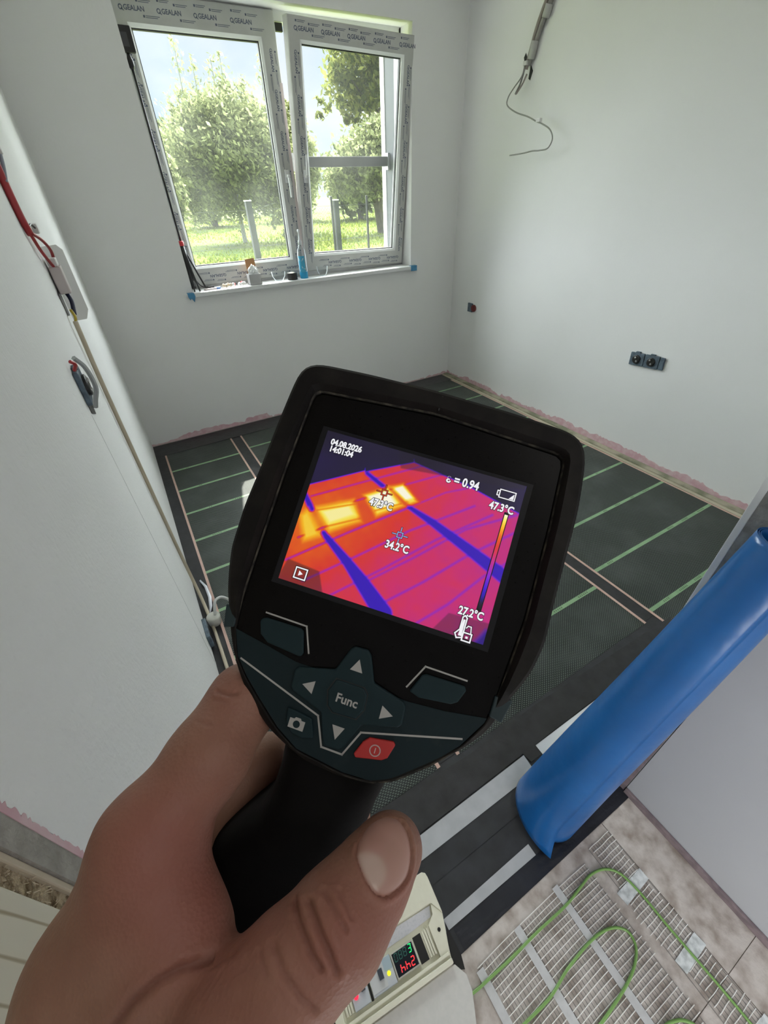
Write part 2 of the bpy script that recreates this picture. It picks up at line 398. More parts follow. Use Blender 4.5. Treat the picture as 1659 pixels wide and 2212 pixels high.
def foil_print(bm, M, length, width, seed, big=1.0):
    """rows of the maker's word and fine print along a rail; M maps (along, across, 0)"""
    r = random.Random(seed); x = 0.03
    s = 0.026*big
    while x < length-0.10:
        k = r.random()
        qcircle(bm, x+0.008, width*0.42+0.008, 0.010*big, M)
        add_text(bm, 'GEALAN', s, M @ Matrix.Translation((x+0.022*big, width*0.42, 0)), off=0.0006)
        for (dx,dy,L) in ((0.10,0.72,0.06),(0.02,0.80,0.05),(0.12,0.22,0.07)):
            if x+dx+L < length:
                y = width*dy
                for t in (0, 0.006):
                    p = [(x+dx,y+t),(x+dx+L*(1 if t else .85),y+t),(x+dx+L*(1 if t else .85),y+t+0.0022),(x+dx,y+t+0.0022)]
                    bm.faces.new([bm.verts.new(M@Vector((a,b,0))) for a,b in p])
                q = [(x+dx-0.012,y),(x+dx-0.003,y),(x+dx-0.003,y+0.009),(x+dx-0.012,y+0.009)]
                bm.faces.new([bm.verts.new(M@Vector((a,b,0))) for a,b in q])
        x += 0.17+0.03*k
def casement(x0, x1, z0, z1, M, handle_x, wl_, wr_, wt_, wb_, name='casement', seed=1, edge_right=False):
    """sash ring in local coords: x along, z up, y=0 inner face going outwards"""
    s = empty(name, parent=win); s.matrix_world = M
    bm = NB(); T_ = 0.07
    g = 0.0
    # mitred ring with a sloped glazing bead
    out = [(x0,z0),(x1,z0),(x1,z1),(x0,z1)]
    inn = [(x0+wl_,z0+wb_),(x1-wr_,z0+wb_),(x1-wr_,z1-wt_),(x0+wl_,z1-wt_)]
    be = 0.014
    mid = [(inn[0][0]-be,inn[0][1]-be),(inn[1][0]+be,inn[1][1]-be),(inn[2][0]+be,inn[2][1]+be),(inn[3][0]-be,inn[3][1]+be)]
    def ring(pts, y): return [bm.verts.new((p[0],y,p[1])) for p in pts]
    R = [ring(out, T_), ring(out, 0.004), ring([(x0+.004,z0+.004),(x1-.004,z0+.004),(x1-.004,z1-.004),(x0+.004,z1-.004)], 0.0), ring(mid, 0.0), ring(inn, 0.012), ring(inn, T_-0.01), ring(out, T_-0.0001)]
    for a,b in zip(R, R[1:]):
        for k in range(4): bm.faces.new((a[k],a[(k+1)%4],b[(k+1)%4],b[k]))
    f = obj('casement_frame', bm, [m_foil, m_white], s)
    for i,p in enumerate(f.data.polygons):
        if 12 <= i < 20: p.material_index = 1
    bm = NB()
    for y in (0.022, 0.046): bm.faces.new([bm.verts.new((a_,y,b_)) for a_,b_ in ((inn[0][0]-.003,inn[0][1]-.003),(inn[1][0]+.003,inn[0][1]-.003),(inn[1][0]+.003,inn[2][1]+.003),(inn[0][0]-.003,inn[2][1]+.003))])
    obj('glass_pane', bm, m_glass, s)
    bm = NB()
    a0,a1,b0,b1 = inn[0][0],inn[1][0],inn[0][1],inn[2][1]
    for (p0,p1,q0,q1) in ((a0,a0+.006,b0,b1),(a1-.006,a1,b0,b1),(a0,a1,b0,b0+.006),(a0,a1,b1-.006,b1)):
        box(bm, p0,p1, 0.0255, 0.0455, q0,q1)
    obj('spacer_bar', bm, m_gasket, s)
    # print: top rail, bottom rail, stiles
    bm = NB(); e = -0.0006
    foil_print(bm, Matrix(((1,0,0,x0+0.01),(0,0,1,e),(0,1,0,z1-wt_+0.012),(0,0,0,1))), x1-x0-0.02, wt_-0.02, seed)
    foil_print(bm, Matrix(((-1,0,0,x1-0.01),(0,0,1,e),(0,-1,0,z0+wb_-0.02),(0,0,0,1))), x1-x0-0.02, wb_-0.03, seed+1, 0.9)
    foil_print(bm, Matrix(((0,1,0,x0+0.008),(0,0,1,e),(-1,0,0,z1-wt_),(0,0,0,1))), z1-z0-wt_-0.05, wl_-0.03, seed+2, 0.8)
    foil_print(bm, Matrix(((0,1,0,x1-wr_+0.02),(0,0,1,e),(-1,0,0,z1-wt_),(0,0,0,1))), z1-z0-wt_-0.05, wr_-0.03, seed+3, 0.8)
    obj('foil_print', bm, m_print, s)['kind'] = 'stuff'
    # handle
    hz = 1.60 if z0 > 0.5 else 1.60-1.03
    bm = NB(); box(bm, handle_x-0.014, handle_x+0.014, -0.012, 0.0, hz-0.035, hz+0.035)
    tube(bm, [(handle_x,-0.01,hz),(handle_x,-0.045,hz)], 0.009, 10, smooth=False)
    dz = -0.115 if not edge_right else 0.115
    tube(bm, [(handle_x,-0.042,hz-0.01*(1 if dz<0 else -1)),(handle_x,-0.046,hz+dz*0.5),(handle_x,-0.044,hz+dz)], [0.010,0.008], 10)
    obj('window_handle', bm, m_white, s, smooth=True)
    return s
# closed left casement
c1 = casement(WX0+0.005, 1.320, WZ0+0.03, WZ1-0.005, Matrix.Translation((0,FY,0)), 1.268, 0.075, 0.105, 0.125, 0.115, seed=11)
c1['label'] = 'closed left casement with printed foil'
bm = NB(); box(bm, 1.303, 1.322, FY-0.0012, FY+0.02, WZ0+0.05, 2.05)
obj('edge_foil', bm, m_pinkfoil, c1).location = (0,-FY,0)
# tilted right casement, hinged along its bottom rail, its top leaning into the room
zb = 1.030
TM = Matrix.Translation((1.318, 3.462, zb)) @ Matrix.Rotation(math.radians(1.3), 4, 'Y') @ Matrix.Rotation(math.radians(5.6), 4, 'X')
c2 = casement(0.0, 0.868, 0.0, 1.285, TM, 0.046, 0.085, 0.085, 0.105, 0.11, seed=31, edge_right=True)
c2['label'] = 'right casement tilted into the room'
# dark fitting at the head of the gap
obj('window_catch', B(1.325, 1.37, FY+0.01, FY+0.03, WZ1-0.085, WZ1-0.05), m_black, win)
# outer reveal and aluminium sill
obj('outer_sill', B(WX0-0.02, WX1+0.02, 3.556, 3.80, WZ0-0.02, WZ0+0.005), m_white, win)
bm = NB(); box(bm, WX1-0.012, WX1+0.001, 3.556, 3.700, WZ0, WZ1)
obj('outer_reveal', bm, mat('reveal_grey', (0.045,0.05,0.06), 0.6), win)
obj('outer_corner', B(WX1-0.016, WX1+0.001, 3.700, 3.756, WZ0, WZ1), m_white, win)
# horizontal bar outside the tilted casement
bar = empty('guard_bar', (2.0, 3.66, 1.683)); props(bar, 'grey metal guard bar fixed across the outside of the tilted window', 'bar')
obj('bar_tube', B(-0.62, 0.20, -0.012, 0.012, -0.030, 0.030), mat('grey_bar', (0.035,0.036,0.04), 0.6), bar, bevel=0.003)
obj('bar_bracket', B(0.175, 0.204, -0.02, 0.02, -0.05, 0.05), m_steel, bar)
obj('bar_bracket', B(-0.64, -0.60, -0.02, 0.02, -0.05, 0.05), m_steel, bar)

# inner sill (window board) with blue tape wrapped on its corners
sill = empty('window_sill', (0,0,0)); sill['kind'] = 'structure'
SZ = 1.000
obj('sill_board', B(WX0-0.035, WX1+0.035, 3.315, FY+0.018, SZ-0.028, SZ), m_white, sill, bevel=0.004)
bm = NB(); prism(bm, [(-0.012,0.002),(0.030,0.002),(0.034,-0.020),(0.020,-0.055),(0.006,-0.030),(-0.004,-0.040),(-0.012,-0.020)], 0, 0.002, Matrix(((1,0,0,WX0-0.030),(0,0,-1,3.3148),(0,1,0,SZ),(0,0,0,1))))
box(bm, WX0-0.042, WX0-0.005, 3.313, 3.347, SZ, SZ+0.0015)
t = obj('blue_tape', bm, m_bluetape); props(t, 'blue tape folded over the left end of the white window sill', 'tape')
bm = NB(); box(bm, WX1-0.020, WX1+0.038, 3.3120, 3.3148, SZ-0.036, SZ+0.002); box(bm, WX1-0.020, WX1+0.038, 3.3125, 3.347, SZ+0.0005, SZ+0.002); box(bm, WX1+0.035, WX1+0.037, 3.3125, 3.347, SZ-0.03, SZ+0.001)
t = obj('blue_tape', bm, m_bluetape); props(t, 'square of blue tape on the right end of the white window sill', 'tape')

# ------------------------------------------------------------------ things on the sill
# selfie stick tripod
ts = empty('stick_tripod', (0.463, 3.375, SZ)); props(ts, 'tall black stick tripod standing at the left end of the window sill', 'tripod')
obj('pole', TB([(0,0,0.27),(0.000,-0.004,1.06)], 0.0075, 10, smooth=False), m_blackmetal, ts, smooth=True)
obj('leg_housing', LT([(0.020,0.02),(0.024,0.08),(0.018,0.18),(0.013,0.265)], (0,0,0), 14), m_blackmetal, ts, smooth=True)
obj('collar', LT([(0.015,0.263),(0.016,0.268),(0.016,0.285),(0.012,0.29)], (0,0,0), 14), m_red, ts, smooth=True)
for a,(ex,ey) in enumerate(((0.085,0.015),(-0.004,-0.040),(0.030,-0.045))):
    obj('leg', TB([(0.006 if ex>0 else -.004,0,0.25),(ex*0.55,ey*0.5,0.12),(ex,ey,0.004)], 0.0055, 8), m_blackmetal, ts, smooth=True)
obj('lower_brace', TB([(0.012,0,0.09),(0.05,0.008,0.03),(0.085,0.015,0.012)], 0.004, 6), m_blackmetal, ts)
hd = obj('clamp_head', B(-0.030,0.040,-0.022,0.006,1.105,1.20), m_black, ts, bevel=0.004)
obj('clamp_window', B(-0.012,0.016,-0.0235,-0.021,1.125,1.175), mat('dark_grey', (0.05,0.05,0.055),0.4), hd)
obj('ball_joint', LT([(0.007,1.045),(0.015,1.055),(0.016,1.075),(0.009,1.095),(0.008,1.108)], (0,-0.004,0), 12), m_black, ts, smooth=True)
obj('thumb_screw', TB([(-0.012,-0.006,1.108),(-0.045,-0.008,1.112),(-0.052,-0.008,1.112)], [0.004,0.010], 8, smooth=False), m_black, ts)

# pens and small tools
pen = obj('marker_pen', TB([(-0.05,0,0),(0.035,0.006,0)], 0.0055, 8, smooth=False), mat('pale_pen', (0.65,0.58,0.60), 0.4), None, smooth=True)
pen.location = (0.575,3.36,SZ+0.006); props(pen, 'pale marker pen lying on the sill beside the tripod foot', 'pen')
cp = obj('pen_cap', TB([(0.0355,0.006,0),(0.062,0.008,0)], 0.0062, 8, smooth=False), mat('blue_cap', (0.12,0.25,0.6), 0.4), pen)
pen2 = obj('screwdriver', TB([(-0.055,0,0),(0.0,0.004,0)], 0.009, 8, smooth=False), m_black, None, smooth=True)
pen2.location = (0.60,3.395,SZ+0.010); props(pen2, 'black handled screwdriver lying on the sill behind the pen', 'screwdriver')
obj('shank', TB([(0.0,0.004,0),(0.07,0.012,0)], 0.0025, 6, smooth=False), m_steel, pen2)
# caps: beige wire nuts and red/white connectors
nut_me = None
spots = [(0.664,3.372,'beige'),(0.680,3.352,'beige'),(0.688,3.378,'beige'),(0.668,3.348,'beige2'),(0.700,3.356,'beige2'),
         (0.745,3.378,'red'),(0.795,3.392,'red'),(0.765,3.362,'white'),(0.783,3.350,'white'),(0.812,3.356,'white'),(0.728,3.360,'white')]
m_beige = mat('beige_plastic', (0.62,0.52,0.40), 0.5); m_w2 = mat('glossy_white', (0.85,0.84,0.83), 0.3); m_r2 = mat('rosy_red', (0.62,0.10,0.11), 0.4)
where = {(0.664,3.372):'at the left edge of the little heap',(0.680,3.352):'at the front of the little heap',(0.688,3.378):'at the back of the little heap',(0.668,3.348):'lowest at the front left of the little heap',(0.700,3.356):'at the right of the little heap'}
cb = LT([(0.004,0.0),(0.0095,0.002),(0.0105,0.010),(0.0075,0.017),(0.003,0.019)], (0,0,0), 12)
meb = bpy.data.meshes.new('cap'); cb.to_mesh(meb); cb.free(); meb.shade_smooth()
for i,(x,y,k) in enumerate(spots):
    me = meb.copy(); me.materials.append({'beige':m_beige,'beige2':m_beige,'red':m_r2,'white':m_w2}[k])
    o = bpy.data.objects.new('wire_nut', me); COL.objects.link(o)
    tilt = RND.uniform(0.6,1.3)
    o.rotation_euler = (tilt*RND.choice((-1,1)), 0, RND.uniform(0,6)); o.location = (x,y,SZ+0.0105)
    if k != 'red' : o.scale = (1.0,1.0,1.1)
    lab = None
    ORD = {0:'leftmost beige wire nut on the sill beside the pen',1:'beige wire nut at the front of the little heap on the sill',2:'beige wire nut at the back of the little heap on the sill',3:'beige wire nut lying front left in the little heap on the sill',4:'rightmost beige wire nut of the little heap on the sill',7:'white wire nut on the sill behind the other white ones, between the reds',8:'white wire nut at the very front edge of the sill',9:'white wire nut touching the grey carton on the sill',10:'white wire nut on the sill in front of the left red one'}
    lab = ORD[i] if i in ORD else {'red':'red wire nut on the sill '+('beside the grey carton' if x>0.77 else 'between the beige and the white ones'),
           'white':'white cable cap on the sill left of the grey box'}.get(k, 'beige cable cap on the sill beside the pen')
    props(o, lab, 'cap', {'red':None,'white':'white cable caps on the sill'}.get(k,'beige cable caps on the sill') )
# grey carton with crumpled foil
ct = empty('grey_carton', (0.885,3.375,SZ)); props(ct, 'grey open carton filled with crumpled clear wrap on the window sill', 'box')
bm = NB(); w_ = 0.042
box(bm,-w_,w_,-0.035,-0.033,0,0.065); box(bm,-w_,w_,0.033,0.035,0,0.065); box(bm,-w_,-w_+.002,-0.035,0.035,0,0.065); box(bm,w_-.002,w_,-0.035,0.035,0,0.065); box(bm,-w_,w_,-0.035,0.035,0,0.002)
obj('carton_body', bm, mat('grey_card', (0.42,0.42,0.42), 0.8), ct)
obj('carton_flap', P([(-0.032,0.06),(0.035,0.06),(0.035,0.155),(-0.032,0.150)],0,0.002,Matrix(((1,0,0,0.004),(0,0.12,1,0.034),(0,1,0,0),(0,0,0,1)))), mat('brown_card', (0.28,0.14,0.06), 0.8), ct)
bm = NB(); bmesh.ops.create_icosphere(bm, subdivisions=3, radius=1.0)
for v in bm.verts:
    h_ = 0.75+0.5*RND.random(); v.co = Vector((v.co.x*0.034*h_, v.co.y*0.026*h_, 0.078+v.co.z*0.042*h_))
obj('crumpled_wrap', bm, mat('clear_wrap', (0.80,0.82,0.83), 0.15, coat=0.5), ct)
# glass bowls
def bowl(x, y, r, h, lab):
    bm = NB(); lathe(bm, [(r*0.35,0.0),(r*0.55,0.004),(r*0.9,h*0.5),(r,h)], (0,0,0), 24); bm.faces.ensure_lookup_table(); bm.faces.remove(bm.faces[-1])
    o = obj('glass_bowl', bm, m_clear, None, smooth=True); o.location = (x,y,SZ+0.0005)
    props(o, lab, 'bowl'); return o
bowl(1.065, 3.37, 0.050, 0.060, 'clear glass bowl on the sill between the carton and the black tape roll')
bowl(1.415, 3.375, 0.042, 0.062, 'clear glass bowl on the sill right of the blue labelled bottle')
# roll of black tape
tr_ = obj('tape_roll', LT([(0.020,0.0),(0.036,0.0),(0.036,0.045),(0.020,0.045)], (0,0,0), 24), m_black, None, smooth=False, bevel=0.001)
tr_.location = (1.170,3.372,SZ); props(tr_, 'black roll of tape on the sill left of the blue labelled bottle', 'tape roll')
obj('core', LT([(0.017,0.002),(0.0199,0.001),(0.0199,0.0465),(0.017,0.0465)], (0,0,0), 20), mat('card_core', (0.55,0.50,0.42), 0.8), tr_)
# bottle
bt = empty('spray_bottle', (1.262,3.372,SZ)); props(bt, 'clear bottle with blue label and white nozzle on the sill below the window gap', 'bottle')
obj('bottle_body', LT([(0.026,0.0),(0.029,0.004),(0.029,0.15),(0.026,0.18),(0.012,0.205),(0.011,0.215)], (0,0,0), 20), m_clear, bt, smooth=True)
obj('bottle_foot', LT([(0.027,0.001),(0.0295,0.003),(0.0295,0.040),(0.0285,0.042)], (0,0,0), 20), mat('bright_blue', (0.02,0.30,0.55), 0.35), bt, smooth=True)
bm = NB(); N = 12; a = [[],[]]
for i in range(N+1):
    t = math.radians(185+100*i/N)
    for j,z in enumerate((0.042,0.145)): a[j].append(bm.verts.new((0.0297*math.cos(t),0.0297*math.sin(t),z)))
for i in range(N): bm.faces.new((a[0][i],a[0][i+1],a[1][i+1],a[1][i]))
obj('label', bm, mat('blue_label', (0.05,0.35,0.55), 0.4, noise=(40,(0.55,0.65,0.7),0.35,0.45)), bt, smooth=True)
obj('nozzle', LT([(0.013,0.213),(0.013,0.235),(0.006,0.245),(0.005,0.285),(0.009,0.29),(0.008,0.305)], (0,0,0), 14), mat('grey_white', (0.62,0.64,0.66), 0.3), bt, smooth=True)

# ------------------------------------------------------------------ floor covering
# black underlay
bm = NB(); box(bm, XL, XR, 0.185, YB-0.002, -0.004, 0.0); box(bm, XL, 0.8545, 0.045, 0.186, -0.004, 0.0)
u = obj('black_underlay', bm, m_blackfilm); props(u, 'black plastic sheet laid over the floor under the heating films', 'floor sheet')
def heating_film(x0, x1, y0, y1, stripes, label, right_bus=True, left_bus=True):
    t = empty('heating_film', (x0, y0, 0.0)); props(t, label, 'heating film', 'heating films laid side by side on the floor')
    def loc(bm): return bm
    edges = [y0]+sorted(stripes)+[y1]; hw = 0.0088
    for i in range(len(edges)-1):
        a = edges[i]+(hw if i else 0); b = edges[i+1]-(hw if i < len(edges)-2 else 0)
        obj('carbon_field', B(0.010, x1-x0-0.010, a-y0, b-y0, 0.0003, 0.0012), m_mesh, t)
    for k,s in enumerate(sorted(stripes)):
        o = obj('green_stripe', B(0.006, x1-x0-0.006, s-hw-y0, s+hw-y0, 0.0003, 0.0016), m_green, t)
        # printed marks on the stripe
        bm = NB(); r = random.Random(int(s*1000)+int(x0*50)); x = 0.05+r.random()*0.1
        while x < x1-x0-0.12:
            if r.random() < 0.8:
                n = r.randint(2,6)
                for q in range(n):
                    box(bm, x+q*0.011, x+q*0.011+0.005, s-0.0045-y0, s+0.0045-y0, 0.0016, 0.0018)
            x += 0.10+r.random()*0.09
        if len(bm.verts): obj('stripe_print', bm, mat('stripe_print_%d'%k if False else 'stripe_ink', (0.10,0.16,0.09), 0.6), o)['kind'] = 'stuff'
        else: bm.free()
    # mid-film seam: busbars
    xs = []
    if left_bus: xs.append(0.0)
    if right_bus: xs.append(x1-x0-0.012)
    for q in xs:
        obj('busbar', B(q, q+0.012, 0.0, y1-y0, 0.0014, 0.0026), m_bus, t)
    return t
st = lambda s, n, top: [s+0.2835*i for i in range(n) if s+0.2835*i < top]
heating_film(-0.090, 0.402, 0.412, 3.155, st(0.612, 12, 3.0), 'narrow dark heating film with green stripes along the left wall')
heating_film(0.470, 1.493, 0.412, 3.165, st(0.657, 12, 3.05), 'wide dark heating film with green stripes in the middle of the floor')
heating_film(1.556, 2.582, 0.368, 3.175, st(0.442, 12, 3.1), 'wide dark heating film with green stripes along the right wall')
o = obj('edge_strip', B(2.586, 2.612, 0.20, 3.345, 0.0, 0.004), mat('beige_bead', (0.52,0.47,0.36), 0.7, noise=(6,(0.42,0.38,0.28),0.35,0.65)), bevel=0.001); props(o, 'thin beige strip beside the right heating film', 'strip')
o = obj('foam_strip', B(2.6125, 2.6575, 0.20, 3.345, 0.0, 0.012), m_edge, bevel=0.002); props(o, 'olive foam edging strip at the foot of the right wall', 'strip')
# black tape bands
def tape(pts, z0, z1, m, label, cat='tape', group=None, name='black_tape'):
    o = obj(name, P(pts, z0, z1), m); props(o, label, cat, group); return o
m_bt = mat('black_tape_m', (0.016,0.016,0.018), 0.35, noise=(20,(0.03,0.03,0.034),0.3,0.7), bump=(18,0.5,0.004))
tape([(XL+0.002,3.150),(XR-0.06,3.175),(XR-0.06,3.343),(XL+0.002,3.343)], 0.0028, 0.0034, m_bt, 'wide black tape band on the floor at the foot of the window wall')
tape([(-0.148,0.42),(-0.092,0.42),(-0.092,3.149),(-0.148,3.149)], 0.0006, 0.0014, m_bt, 'long black tape band on the floor along the left wall')
tape([(0.404,0.42),(0.469,0.42),(0.469,3.149),(0.404,3.149)], 0.0006, 0.0014, m_bt, 'black tape band on the floor between the narrow and the middle film')
tape([(1.494,0.42),(1.555,0.42),(1.555,3.149),(1.494,3.149)], 0.0006, 0.0014, m_bt, 'black tape band on the floor between the middle and the right film')
tape([(-0.148,0.296),(0.66,0.302),(0.665,0.27),(0.715,0.27),(0.716,0.302),(1.60,0.305),(1.60,0.378),(1.186,0.390),(0.80,0.401),(0.506,0.392),(0.17,0.412),(-0.148,0.405)], 0.0028, 0.0036, m_bt, 'black tape band across the ends of the films')
tape([(-0.148,0.246),(0.655,0.243),(0.660,0.298),(-0.148,0.292)], 0.0008, 0.0018, m_greystrip, 'broad light grey tape strip on the black sheet in the doorway', name='grey_tape')
tape([(0.716,0.268),(1.30,0.27),(1.30,0.300),(0.716,0.300)], 0.0008, 0.0018, mat('light_tape', (0.72,0.73,0.75), 0.5), 'short white tape strip beyond the blue roll', name='grey_tape')
tape([(0.10,0.0955),(0.497,0.090),(0.497,0.119),(0.10,0.1165)], 0.0008, 0.0018, m_greystrip, 'narrow light grey tape strip nearest the threshold', name='grey_tape')
# glossy wrinkled tape over the threshold edge
bm = NB(); G = []
for i in range(90):
    row = []
    for j in range(9):
        x = 0.205+0.65*i/89; y = 0.046+0.044*j/8
        z = 0.0016+0.00035*math.sin(26*x+330*y)+0.0002*math.sin(61*x+5)
        row.append(bm.verts.new((x,y,max(z,0.0008))))
    G.append(row)
for i in range(89):
    for j in range(8): bm.faces.new((G[i][j],G[i+1][j],G[i+1][j+1],G[i][j+1]))
o = obj('threshold_tape', bm, mat('glossy_black_tape', (0.012,0.013,0.018), 0.3, noise=(18,(0.02,0.022,0.03),0.3,0.7), bump=(30,0.6,0.004)), smooth=True); props(o, 'glossy creased black tape along the edge of the floor sheet', 'tape')
# black corner flap by the box
o = obj('film_flap', P([(0.1932,0.1129,0.0000),(0.1929,0.0447,0.0000),(0.1856,0.0207,0.0000),(0.1643,0.0315,0.0000),(0.1782,0.0768,0.0000)], -0.0035, 0.004), m_black); props(o, 'black corner of film beside the open distribution box', 'film')

# scrap and nozzle by the left wall
bm = NB(); pts_l = [(-0.118,1.70),(-0.105,1.64),(-0.103,1.56),(-0.112,1.50),(-0.128,1.46)]; pts_r = [(-0.112,1.70),(-0.092,1.64),(-0.088,1.56),(-0.097,1.50),(-0.116,1.45)]
a = [bm.verts.new((x,y,0.004+0.008*math.sin(i))) for i,(x,y) in enumerate(pts_l)]; b = [bm.verts.new((x,y,0.010)) for x,y in pts_r]
for i in range(4): bm.faces.new((a[i],b[i],b[i+1],a[i+1]))
o = obj('plastic_scrap', bm, mat('white_scrap', (0.75,0.77,0.85), 0.2), smooth=True); md = o.modifiers.new('s','SOLIDIFY'); md.thickness = 0.001
props(o, 'white curled plastic scrap on the black tape at the left wall', 'scrap')
nz_ = empty('cable_gland', (-0.105,1.40,0.0)); props(nz_, 'translucent white cup with a curled cable standing on the floor by the left wall', 'cable outlet')
obj('cup', LT([(0.018,0.001),(0.026,0.004),(0.030,0.045),(0.024,0.05)], (0,0,0), 18), mat('milky', (0.55,0.55,0.50), 0.4), nz_, smooth=True)
obj('curled_cable', TB([(0.01,0,0.045),(0.018,0.02,0.07),(0.03,0.045,0.085),(0.055,0.06,0.080),(0.078,0.05,0.066),(0.090,0.035,0.05)], 0.0065, 8), mat('milky_cable', (0.55,0.56,0.54), 0.4), nz_, smooth=True)

# hall floor: slabs of screed board with open joints
slabs = empty('hall_floor_boards'); slabs['kind'] = 'structure'; slabs['label'] = 'speckled grey brown boards of the hall floor'
joints_y = [0.0445, -0.3035, -0.80, -1.60, -2.59]
for (xa,xb) in ((XL-0.018,0.7185),(0.7205,0.8455)):
    for i in range(4):
        y1 = joints_y[i]-(0.0008 if i else 0); y0 = joints_y[i+1]+0.0008
        obj('floor_board', B(xa, xb, y0, y1, -0.0038, -0.0002), m_screed, slabs)

# heating mats in the hall
def mat_threads(name, X0, X1, Y0, Y1, pitch, cross, m, parent, curve=0.0, r=0.0009, seed=1, skip=None):
    rr = random.Random(seed); bm = NB(); y = Y1; k = 0
    while y > Y0:
        a = X0+rr.uniform(-0.004,0.004)+(0.012*math.sin(k*0.33)); b = X1+rr.uniform(-0.006,0.006)
        pts = []
        for i in range(9):
            t = i/8; x = a+(b-a)*t
            pts.append((x, y+curve*math.sin(math.pi*t)*0.4+0.0005*math.sin(9*t+k), 0.0018))
        tube(bm, pts, r, 5, 2)
        y -= pitch; k += 1
    o = obj(name, bm, m, parent); o['kind'] = 'stuff'
    bm = NB(); x = X0
    while x < X1:
        tube(bm, [(x+0.0015*math.sin(6*j+x*90), Y1-(Y1-Y0)*j/10, 0.0008) for j in range(11)], r*0.75, 4, 1)
        x += cross
    o = obj('grey_weft', bm, m_dthread, parent); o['kind'] = 'stuff'
hm = empty('heating_mat', (0,0,0)); props(hm, 'wide white netted heating mat on the hall floor with two green cable loops', 'heating mat')
mat_threads('white_warp', 0.215, 0.598, -0.62, 0.006, 0.0118, 0.0095, m_thread, hm, curve=0.010, seed=3)
hm2 = empty('heating_mat', (0,0,0)); props(hm2, 'narrow white netted heating mat on the hall floor nearest the hall wall', 'heating mat')
mat_threads('white_warp', 0.634, 0.716, -0.62, 0.022, 0.0120, 0.0090, m_thread, hm2, curve=0.0, seed=5)
gpts = [(0.1129,-0.0477,0.0030),(0.1550,-0.0200,0.0030),(0.2021,-0.0200,0.0030),(0.2867,-0.0223,0.0030),(0.3862,-0.0223,0.0030),(0.4831,-0.0249,0.0030),(0.5498,-0.0197,0.0030),(0.5925,-0.0170,0.0030),(0.6342,-0.0283,0.0030),(0.6623,-0.0561,0.0030),(0.6728,-0.1064,0.0030),(0.6747,-0.1847,0.0030),(0.6779,-0.2549,0.0030),(0.6809,-0.3190,0.0030),(0.6822,-0.3785,0.0030),(0.6833,-0.4332,0.0030)]
o = obj('heating_cable', TB([(p[0],p[1],0.0045) for p in gpts], 0.0032, 10, 8), m_grcable, hm2, smooth=True)
g2 = [(0.1991,-0.1139,0.0030),(0.2477,-0.1125,0.0030),(0.3268,-0.1142,0.0030),(0.4053,-0.1035,0.0030),(0.4927,-0.1014,0.0030),(0.5468,-0.1112,0.0030),(0.5774,-0.1333,0.0030),(0.5759,-0.1584,0.0030),(0.5538,-0.1760,0.0030),(0.5130,-0.1887,0.0030),(0.4535,-0.1955,0.0030),(0.3946,-0.1987,0.0030),(0.3388,-0.2019,0.0030)]
obj('heating_cable', TB([(p[0],p[1],0.0050) for p in g2], 0.0032, 10, 8), m_grcable, hm, smooth=True)
g3 = [(0.4618,-0.2709,0.0030),(0.5155,-0.2729,0.0030),(0.5408,-0.2797,0.0030),(0.5601,-0.2904,0.0030),(0.5736,-0.3085,0.0030),(0.5647,-0.3342,0.0030)]
obj('heating_cable', TB([(p[0],p[1],0.0052) for p in g3], 0.0032, 10, 8), m_grcable, hm, smooth=True)
for (x,ytop,lab,wd) in ((0.489,0.016,'right',0.0095),(0.345,0.010,'middle',0.0100),(0.216,0.002,'left',0.0100)):
    o = obj('fixing_tape', B(x-wd, x+wd, -0.62, ytop, 0.0030, 0.0036), m_masktape); props(o, 'long translucent tape strip over the wide mat, the %s one of the three' % {'right':'farthest right','middle':'middle','left':'leftmost'}[lab], 'tape', 'long tape strips over the wide heating mat')
for pts,lab in (([(0.7190,-0.0754,0.0030),(0.7198,-0.1021,0.0030),(0.6233,-0.1067,0.0030),(0.6203,-0.0775,0.0030)],'nearest the blue roll'),([(0.7210,-0.2215,0.0030),(0.7238,-0.2496,0.0030),(0.6354,-0.2537,0.0030),(0.6326,-0.2263,0.0030)],'halfway along the green cable'),([(0.7246,-0.3747,0.0030),(0.7266,-0.3967,0.0030),(0.6472,-0.3946,0.0030),(0.6474,-0.3736,0.0030)],'at the right edge of the picture')):
    o = obj('cable_patch', P([(p[0],p[1]) for p in pts], 0.0016, 0.0026), mat('white_patch', (0.76,0.79,0.79), 0.6, noise=(70,(0.48,0.51,0.51),0.35,0.6))); props(o, 'white tape patch under the green cable, '+lab, 'tape', 'white patches under the green cable')

# ------------------------------------------------------------------ blue roll leaning in the doorway
rl = empty('blue_film_roll', (0.60,0.14,0.0)); props(rl, 'tall blue plastic film roll leaning against the right side of the doorway', 'film roll')
m_blue = mat('blue_film', (0.010,0.135,0.42), 0.28, spec=0.6, noise=(7,(0.008,0.105,0.34),0.3,0.7), bump=(5,0.35,0.02))
ROLL_A = 2.35
def roll_mesh():
    bm = NB(); B0 = Vector((0.0,0.0,0.112)); 
    B0 = Vector((0.005,0.018,0.022)); T0 = Vector((0.193,-0.045,1.035)); ax = (T0-B0).normalized()
    e1 = Vector((0,1,0)); e1 = (e1-ax*e1.dot(ax)).normalized(); e2 = ax.cross(e1)
    N = 80; rings = []; turns = 3.0; seg = int(40*turns)
    for i in range(N+1):
        t = i/N; c = B0.lerp(T0, t)
        R0 = 0.0935*(1-t)+0.0515*t
        ring = []
        for k in range(seg+1):
            a = 2*math.pi*turns*k/seg
            rr = R0-0.0085*(1-k/seg) + 0.0008*math.sin(3*a+8*t)
            p = c+rr*(math.cos(a+ROLL_A)*e1+math.sin(a+ROLL_A)*e2)
            ring.append(p)
        rings.append(ring)
    return rings, seg, N, ax, e1, e2
